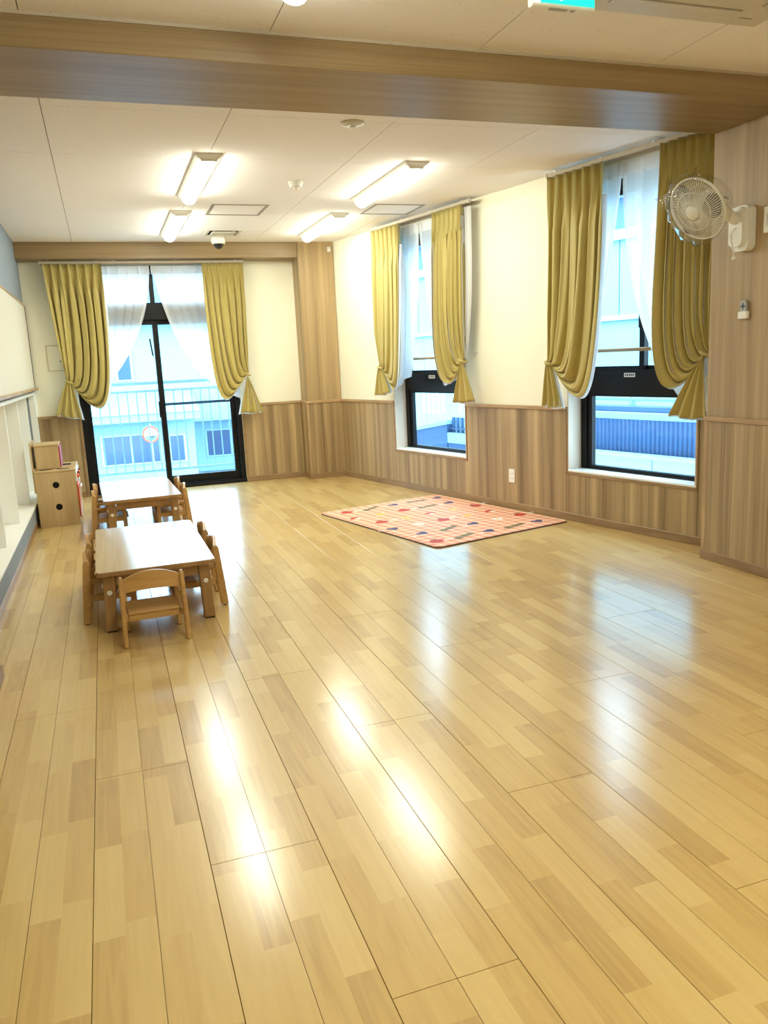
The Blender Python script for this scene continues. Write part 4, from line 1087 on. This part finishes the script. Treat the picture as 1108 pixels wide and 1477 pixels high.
def motif(kind, x, y, a):
    T = Matrix.Translation((x, y, 0)) @ Matrix.Rotation(a, 4, 'Z')
    z0, z1 = 0.011, 0.0116
    def put(name, polys, mat, par=rg, dz=0.0):
        bm = bmesh.new()
        for p_ in polys: prism(bm, p_, z0 + dz, z1 + dz, T)
        return obj(name, bm, PM[mat], par)
    if kind == 'apple':
        put('apple_print', [disc(0.058, 0.048)], 'print_red'); put('leaf_print', [disc(0.022, 0.010, 0.03, 0.062, 10), rrect(-0.004, 0.045, 0.004, 0.075, 0.003, 2)], 'print_green')
        put('word_print', [rrect(0.08 + 0.022*k, -0.02, 0.094 + 0.022*k, 0.012, 0.004, 2) for k in range(4)], 'print_white')
    elif kind == 'heart':
        put('heart_print', [heart(0.85)], 'print_navy'); put('word_print', [rrect(-0.13 + 0.02*k, -0.012, -0.117 + 0.02*k, 0.014, 0.004, 2) for k in range(3)], 'print_white')
    elif kind == 'car':
        put('train_print', [rrect(-0.11, -0.022, -0.035, 0.026, 0.008, 3), rrect(-0.028, -0.022, 0.04, 0.02, 0.006, 3), rrect(0.047, -0.022, 0.11, 0.02, 0.006, 3)], 'print_green')
        put('wheel_print', [disc(0.011, 0.011, x_, -0.027, 10) for x_ in (-0.09, -0.055, -0.01, 0.025, 0.06, 0.095)], 'print_brown')
    elif kind == 'star':
        put('star_print', [star(0.058)], 'print_yellow'); put('dot_print', [disc(0.010, 0.010, 0.075, 0.03, 8), disc(0.010, 0.010, -0.07, -0.03, 8)], 'print_white')
    elif kind == 'flower':
        put('petal_print', [disc(0.022, 0.022, 0.03*math.cos(2*PI*k/5), 0.03*math.sin(2*PI*k/5), 10) for k in range(5)], 'print_white'); put('eye_print', [disc(0.014, 0.014, 0, 0, 10)], 'print_yellow', dz=0.0006)
    elif kind == 'mushroom':
        put('cap_print', [[(0.055*math.cos(PI*k/10), 0.045*math.sin(PI*k/10)) for k in range(11)]], 'print_red'); put('stem_print', [rrect(-0.017, -0.045, 0.017, 0.0, 0.008, 3)], 'print_white')
kinds = ['apple', 'star', 'heart', 'car', 'mushroom', 'flower', 'heart', 'star', 'apple', 'car']
rnd = random.Random(21); q = 0
for iy in range(6):
    for ix in range(5):
        x = -RW_/2 + 0.15 + ix*(RW_ - 0.30)/4 + (0.04 if iy % 2 else -0.04); y = -RL_/2 + 0.16 + iy*(RL_ - 0.32)/5
        motif(kinds[(q*3 + iy) % 10], x, y, rnd.uniform(-0.3, 0.3) + ANG); q += 1

# ------------------------------------------------------------------ outside: terrace side
GZ = -3.3
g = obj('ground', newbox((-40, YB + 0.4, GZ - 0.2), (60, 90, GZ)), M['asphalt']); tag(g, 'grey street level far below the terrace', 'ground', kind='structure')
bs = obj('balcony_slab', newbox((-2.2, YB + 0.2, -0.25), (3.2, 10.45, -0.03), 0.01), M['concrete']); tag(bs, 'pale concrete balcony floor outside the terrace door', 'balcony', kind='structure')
o = empty('balcony_railing', (0.5, 10.3, -0.03), 0, 'pale metal balcony railing with thin upright bars', 'railing')
obj('top_rail', newbox((-2.6, -0.025, 1.18), (2.6, 0.025, 1.22), 0.005), M['railing'], o)
obj('upper_bar', newbox((-2.6, -0.012, 1.09), (2.6, 0.012, 1.115)), M['railing'], o)
obj('bottom_bar', newbox((-2.6, -0.015, 0.10), (2.6, 0.015, 0.13)), M['railing'], o)
bal = newbox((-0.0065, -0.0065, 0.13), (0.0065, 0.0065, 1.09)); first = obj('baluster', bal, M['railing'], o); first.location.x = -2.55
for k in range(1, 47):
    b_ = first.copy(); COL.objects.link(b_); b_.location.x = -2.55 + 0.11*k
pst = obj('post', newbox((-0.022, -0.022, 0), (0.022, 0.022, 1.18)), M['railing'], o); pst.location.x = -2.6
for x_ in (-1.3, 1.3, 2.6):
    b_ = pst.copy(); COL.objects.link(b_); b_.location.x = x_

def house_window(parent, x, z, w, h, y, n=2):
    f = obj('window', newbox((x - 0.05, y - 0.06, z - 0.05), (x + w + 0.05, y, z + h + 0.05)), M['extwhite'], parent)
    for k in range(n):
        obj('pane', newbox((x + w*k/n + 0.03, y - 0.075, z), (x + w*(k+1)/n - 0.03, y - 0.06, z + h)), M['houseglass'], f)
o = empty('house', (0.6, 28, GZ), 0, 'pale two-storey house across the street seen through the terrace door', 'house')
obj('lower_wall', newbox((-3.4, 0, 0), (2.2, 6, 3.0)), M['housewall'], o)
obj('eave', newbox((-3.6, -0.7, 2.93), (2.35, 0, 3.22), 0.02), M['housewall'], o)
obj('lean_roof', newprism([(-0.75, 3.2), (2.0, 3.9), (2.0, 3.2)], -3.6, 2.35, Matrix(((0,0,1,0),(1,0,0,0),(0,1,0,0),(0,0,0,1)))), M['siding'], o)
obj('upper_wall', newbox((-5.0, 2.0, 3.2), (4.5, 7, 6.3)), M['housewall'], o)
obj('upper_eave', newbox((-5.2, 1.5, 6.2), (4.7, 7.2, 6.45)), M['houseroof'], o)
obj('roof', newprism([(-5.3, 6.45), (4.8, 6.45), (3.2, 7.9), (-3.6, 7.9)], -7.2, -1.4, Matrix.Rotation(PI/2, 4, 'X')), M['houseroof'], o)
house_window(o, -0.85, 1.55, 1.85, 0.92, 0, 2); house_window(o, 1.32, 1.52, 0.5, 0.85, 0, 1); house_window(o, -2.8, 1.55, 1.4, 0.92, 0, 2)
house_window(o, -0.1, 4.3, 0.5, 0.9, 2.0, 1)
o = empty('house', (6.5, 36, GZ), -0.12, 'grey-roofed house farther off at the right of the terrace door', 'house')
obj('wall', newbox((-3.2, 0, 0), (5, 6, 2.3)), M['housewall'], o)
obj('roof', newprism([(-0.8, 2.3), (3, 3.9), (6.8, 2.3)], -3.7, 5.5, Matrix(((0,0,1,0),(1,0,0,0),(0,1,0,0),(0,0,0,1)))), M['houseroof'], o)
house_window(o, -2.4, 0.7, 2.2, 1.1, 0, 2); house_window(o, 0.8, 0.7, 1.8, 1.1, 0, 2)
o = empty('traffic_mirror', (1.24, 26.0, GZ), 0, 'round orange-rimmed traffic mirror on a post across the street', 'traffic mirror')
obj('post', newtube([(0, 0.05, 0), (0, 0.05, 2.95)], 0.04, 10), M['railing'], o, True)
Mm = Matrix.Translation((0, 0, 2.62)) @ Matrix.Rotation(PI/2, 4, 'X')
obj('rim', newlathe([(0.0, -0.03), (0.25, -0.03), (0.25, 0.02), (0.215, 0.03), (0.215, 0.015), (0, 0.015)], 28, Mm), M['orange'], o, True)
obj('mirror', newlathe([(0.215, 0.018), (0.15, 0.035), (0.07, 0.045), (0, 0.048)], 28, Mm), M['mirrorface'], o, True)
obj('hood', newlathe([(0.26, -0.01), (0.262, 0.06), (0.256, 0.06), (0.254, -0.01)], 28, Mm @ Matrix.Translation((0, 0.012, 0))), M['orange'], o, True)

# ------------------------------------------------------------------ outside: window side (local x = -s, local y = n, outside is n < 0)
def wbox(name, s0, s1, n0, n1, z0, z1, mat, parent, bev=0.0):
    return obj(name, newbox((-s1, min(n0, n1), z0), (-s0, max(n0, n1), z1), bev), M[mat], parent)
o = wall_frame('parapet', label='pale jointed parapet just outside the near tall window', cat='parapet', kind='structure')
for k in range(4):
    wbox('block', -3.05 + 0.82*k - 0.0, -3.05 + 0.82*(k+1) - 0.012, -1.43, -1.2, -1.0, 0.33, 'concrete', o)
    wbox('coping', -3.05 + 0.82*k, -3.05 + 0.82*(k+1) - 0.008, -1.44, -1.19, 0.33, 0.345, 'concrete', o)
o = wall_frame('corrugated_fence', label='blue-grey corrugated sheet fence behind the parapet', cat='fence')
bm = bmesh.new(); pts = []
for k in range(int(3.2/0.0125)):
    pts.append((-0.2 + 0.0125*k, -1.50 + 0.009*(1 if (k//2) % 2 else -1)))
A_ = [bm.verts.new((x_, y_, -0.6)) for x_, y_ in pts]; B_ = [bm.verts.new((x_, y_, 0.66)) for x_, y_ in pts]
for k in range(len(pts)-1): bm.faces.new((A_[k], A_[k+1], B_[k+1], B_[k]))
obj('sheet', bm, M['corrug'], o, False, False)
wbox('cap_rail', -3.0, 0.2, -1.54, -1.46, 0.655, 0.715, 'siding', o, 0.004)
wbox('gutter', -3.0, 0.2, -1.62, -1.545, 0.715, 0.775, 'corrug', o, 0.01)
obj('pipe', newtube([(-0.2, -1.60, 0.84), (3.0, -1.60, 0.84)], 0.022, 8), M['siding'], o, True)
for k in range(4): obj('pipe_clip', newbox((0.45 + 0.7*k, -1.64, 0.77), (0.475 + 0.7*k, -1.575, 0.875)), M['railing'], o)
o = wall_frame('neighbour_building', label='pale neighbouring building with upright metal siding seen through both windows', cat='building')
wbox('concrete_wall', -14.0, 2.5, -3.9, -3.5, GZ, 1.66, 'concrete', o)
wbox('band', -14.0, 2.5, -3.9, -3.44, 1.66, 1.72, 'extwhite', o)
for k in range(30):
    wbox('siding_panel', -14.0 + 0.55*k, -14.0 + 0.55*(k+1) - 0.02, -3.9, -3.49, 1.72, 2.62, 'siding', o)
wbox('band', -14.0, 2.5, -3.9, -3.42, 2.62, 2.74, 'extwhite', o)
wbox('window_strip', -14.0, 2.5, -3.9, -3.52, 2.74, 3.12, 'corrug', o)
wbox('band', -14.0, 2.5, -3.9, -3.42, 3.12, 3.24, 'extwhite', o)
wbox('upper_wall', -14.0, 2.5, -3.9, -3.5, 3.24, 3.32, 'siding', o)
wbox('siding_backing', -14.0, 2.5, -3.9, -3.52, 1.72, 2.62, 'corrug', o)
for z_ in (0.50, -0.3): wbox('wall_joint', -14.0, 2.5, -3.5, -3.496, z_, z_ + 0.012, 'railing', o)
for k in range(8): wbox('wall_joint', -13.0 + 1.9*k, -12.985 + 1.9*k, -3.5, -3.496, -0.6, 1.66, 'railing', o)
o = wall_frame('sloped_stair_wall', label='dark sloping stair wall with upright slats outside the far window', cat='stair wall')
bm = bmesh.new()
prof = [(4.75, -1.2), (4.75, 0.33), (3.62, 0.52), (3.62, -1.2)]
Mz = Matrix(((1,0,0,0),(0,0,1,0),(0,1,0,0),(0,0,0,1)))
prism(bm, prof, -1.32, -1.2, Mz); obj('sloped_wall', bm, M['extdark'], o)
bm = bmesh.new(); prism(bm, [(4.78, 0.33), (4.78, 0.37), (3.60, 0.565), (3.60, 0.52)], -1.34, -1.18, Mz); obj('coping', bm, M['railing'], o)
wbox('landing_wall', -3.60, -2.95, -1.32, -1.2, -1.2, 0.30, 'extdark', o)
wbox('landing_band', -3.60, -2.95, -1.34, -1.19, 0.30, 0.42, 'railing', o)
for k in range(8): wbox('slat', -3.58 + 0.08*k, -3.545 + 0.08*k, -1.28, -1.25, 0.42, 0.60, 'extdark', o)
wbox('slat_rail', -3.60, -2.95, -1.30, -1.23, 0.46, 0.475, 'extdark', o)
g = wall_frame('side_ground', label='grey ground strip beside the building on the window side', cat='ground', kind='structure')
wbox('surface', -14.0, 6.0, -3.5, -0.2, GZ - 0.2, GZ, 'asphalt', g)
